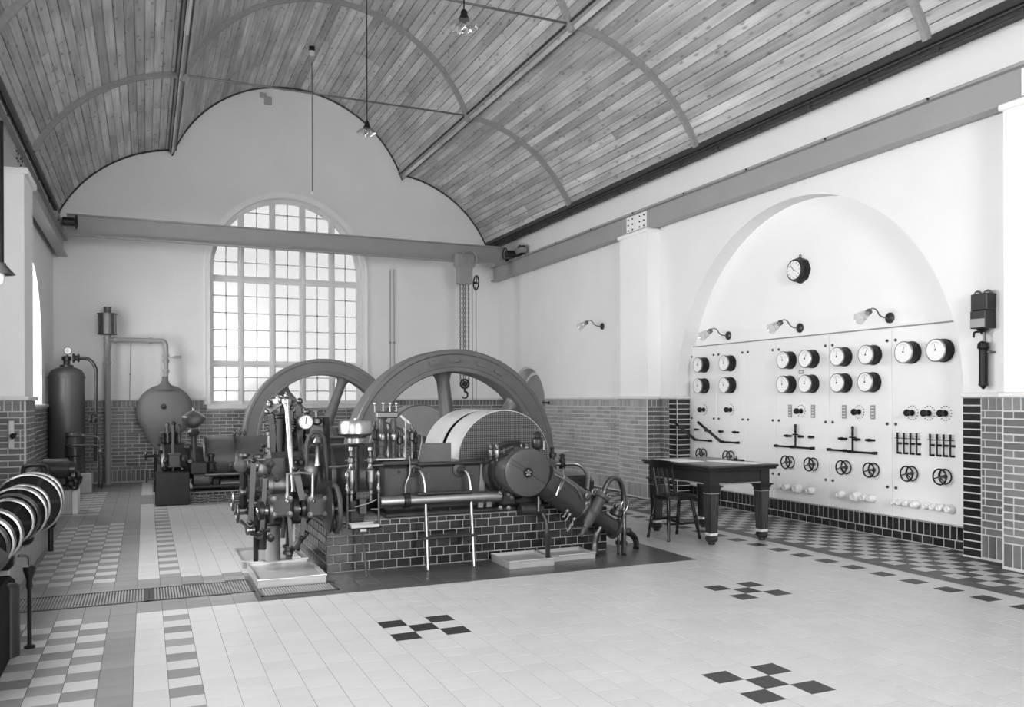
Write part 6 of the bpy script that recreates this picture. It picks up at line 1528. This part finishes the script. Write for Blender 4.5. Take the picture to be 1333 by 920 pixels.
pts = bend([(SXx - .10, 9.0, .30), (SXx - .10, 9.0, .865), (SXx + .10, 9.0, .865), (SXx + .10, 9.0, .36)], .06, 6); q = MB(); q.tube(pts, .022, 8); q.build('belt_guard', M['black'], t)
q = MB(); q.cbox(SXx + .075, SXx + .125, 8.98, 9.02, .45, .70, .006); q.build('guard_plate', M['zinc'], t, smooth=False)
fp = atz(66, 717, .001); q = MB(); q.lathe([(.024, 0), (.024, .22), (.018, .23)], fp, Z_, 12); q.sphere((fp.x, fp.y, .265), .05, 14, 8); q.torus((fp.x, fp.y, .40), X_, .085, .014, 22, 6); q.cyl((fp.x, fp.y, .30), (fp.x, fp.y, .62), .014, n=8); q.build('belt_shifter_post', M['black'], t)
q = MB(); q.bar((fp.x, fp.y, .53), (SXx, 8.6, .50), .03, .03); q.build('shifter_arm', M['black'], t)
q = MB(); q.cbox(-1.20, -.90, 7.1, 9.50, .001, .275, .012); tag(q.build('stone_block', M['stone_block'], smooth=False), 'long grey stone block under the row of pulleys at the left edge', 'block')
r_ = atz(38.5, 843, .001)
t = thing('drain_stand', 'thin black upright rod with cup beside the black machine base', 'stand', r_)
q = MB(); q.lathe([(.030, 0), (.030, .012), (.012, .02), (.011, .34), (.018, .36), (.016, .40), (.034, .46), (.034, .48), (.02, .485)], r_, Z_, 14); q.build('upright', M['black'], t)
q = MB(); q.tube(bend([(r_.x, r_.y, .46), (r_.x, r_.y, .545), (r_.x - .05, r_.y - .05, .555)], .03), .008, 8); q.build('bent_pipe', M['steel_dull'], t)

q = MB(); q.cbox(-1.22, -.86, 12.3, 12.75, .001, .31, .012); b_ = tag(q.build('stone_block', M['stone_block'], smooth=False), 'square grey stone block with pale edge under the small dark motor', 'block')
q = MB(); q.box(-.86, -.80, 12.3, 12.75, .001, .30); q.build('pale_edge', M['stone_pale'], b_, smooth=False)
t = thing('small_motor', 'small dark motor pump with clustered valves on the square stone block', 'motor', (-1.0, 12.5, .312))
q = MB(); q.cbox(-1.20, -.92, 12.35, 12.7, .313, .36, .01); q.build('base', M['engine_dark'], t, smooth=False)
q = MB(); q.lathe([(.10, 0), (.14, .02), (.14, .30), (.10, .32), (.09, .38), (.05, .39)], (-1.22, 12.5, .57), X_, 24); q.build('motor_body', M['engine_paint'], t)
q = MB(); q.cbox(-1.18, -.92, 12.42, 12.62, .35, .52, .03); q.build('motor_foot', M['engine_dark'], t, smooth=False)
for u, v, r in ((93, 622, .05), (98, 619, .06), (101, 626, .05), (95, 630, .055), (90, 617, .045), (103, 622, .04)):
    p = at(u, v, 12.45); q = MB(); q.lathe([(r * .6, -r), (r, -r * .7), (r, 0), (r * .6, r * .2), (r * 1.1, r * .5), (r * .5, r)], p, random.choice([X_, -Y_, Z_]), 12); q.build('valve', M[random.choice(['engine_dark', 'engine_paint', 'steel_dull'])], t)
rod('pump_neck', [(-.93, 12.5, .5), at(93, 624, 12.45)], .05, 'engine_dark', t)
rod('drip_pipe', [at(93, 630, 12.24), at(95, 637, 12.24), at(101, 636, 12.24), at(102, 627, 12.24)], .012, 'engine_dark', t, .05)

# lamp on a rod under the left rail beam; taps on the walls
LXx, LYy = at(-1, 300, 8.8).x, 8.8
t = thing('rod_lamp', 'dark cone-shaded lamp on a thick rod hanging at the left edge', 'lamp', (LXx, LYy, 2.6))
zc0, zc1 = at(0, 357, LYy).z, at(0, 345, LYy).z
q = MB(); q.cyl((LXx, LYy, zc1), (LXx, LYy, RZ0), .036, n=14); q.build('hanging_rod', M['black'], t)
q = MB(); q.lathe([(.05, zc1 + .02), (.055, zc1), (.12, zc0 + .01), (.125, zc0), (.118, zc0), (.05, zc1 - .01)], (LXx, LYy, 0), Z_, 28, caps=False); q.build('lamp_shade', M['engine_paint_pale'], t)
q = MB(); q.sphere((LXx, LYy, zc0 - .03), .045, 14, 8, 1.3); q.build('bulb', M['enamel'], t)
def tap(o, d, lab):
    o = Vector(o); d = Vector(d); t = thing('wall_tap', lab, 'tap', o)
    q = MB(); q.lathe([(.03, 0), (.03, .01), (.014, .014), (.014, .09), (.02, .1), (.02, .13), (.01, .14)], o, d, 12); q.build('tap_body', M['engine_dark'], t)
    q = MB(); c = o + d * .115; q.cyl(c - Z_ * .06, c + Z_ * .045, .011, n=8); q.cyl(c + Z_ * .045 - d.cross(Z_) * .035, c + Z_ * .045 + d.cross(Z_) * .035, .008, n=6); q.build('tap_handle', M['steel_dull'], t)
p = at(697, 525, 14.2); tap((XR - .024, 14.2, 1.40), -X_, 'small wall tap at the top of the bricks by the arched door')
p = atx(41, 500, XL); tap((XL + .02, 12.2, 1.62), X_, 'dark wall tap on the plaster reveal left of the air tank')
tap((XL + .024, 12.3, 1.25), X_, 'dark wall tap on the bricks below the left window')
p = at(18, 567, 10.48); t = thing('wall_switch', 'small switch box with light plate on the left brick pilaster', 'switch', (p.x, 10.474, p.z))
q = MB(); q.cbox(p.x - .045, p.x + .005, 10.44, 10.474, p.z - .14, p.z + .16, .005); q.build('back_plate', M['stone_pale'], t, smooth=False)
q = MB(); q.lathe([(.03, 0), (.03, .03), (.012, .04), (.012, .08), (.02, .09), (.012, .1)], (p.x + .0, 10.44, p.z), -Y_, 14); q.cyl((p.x + .0, 10.36, p.z - .03), (p.x + .04, 10.36, p.z + .03), .009, n=6); q.build('switch_lever', M['black'], t)
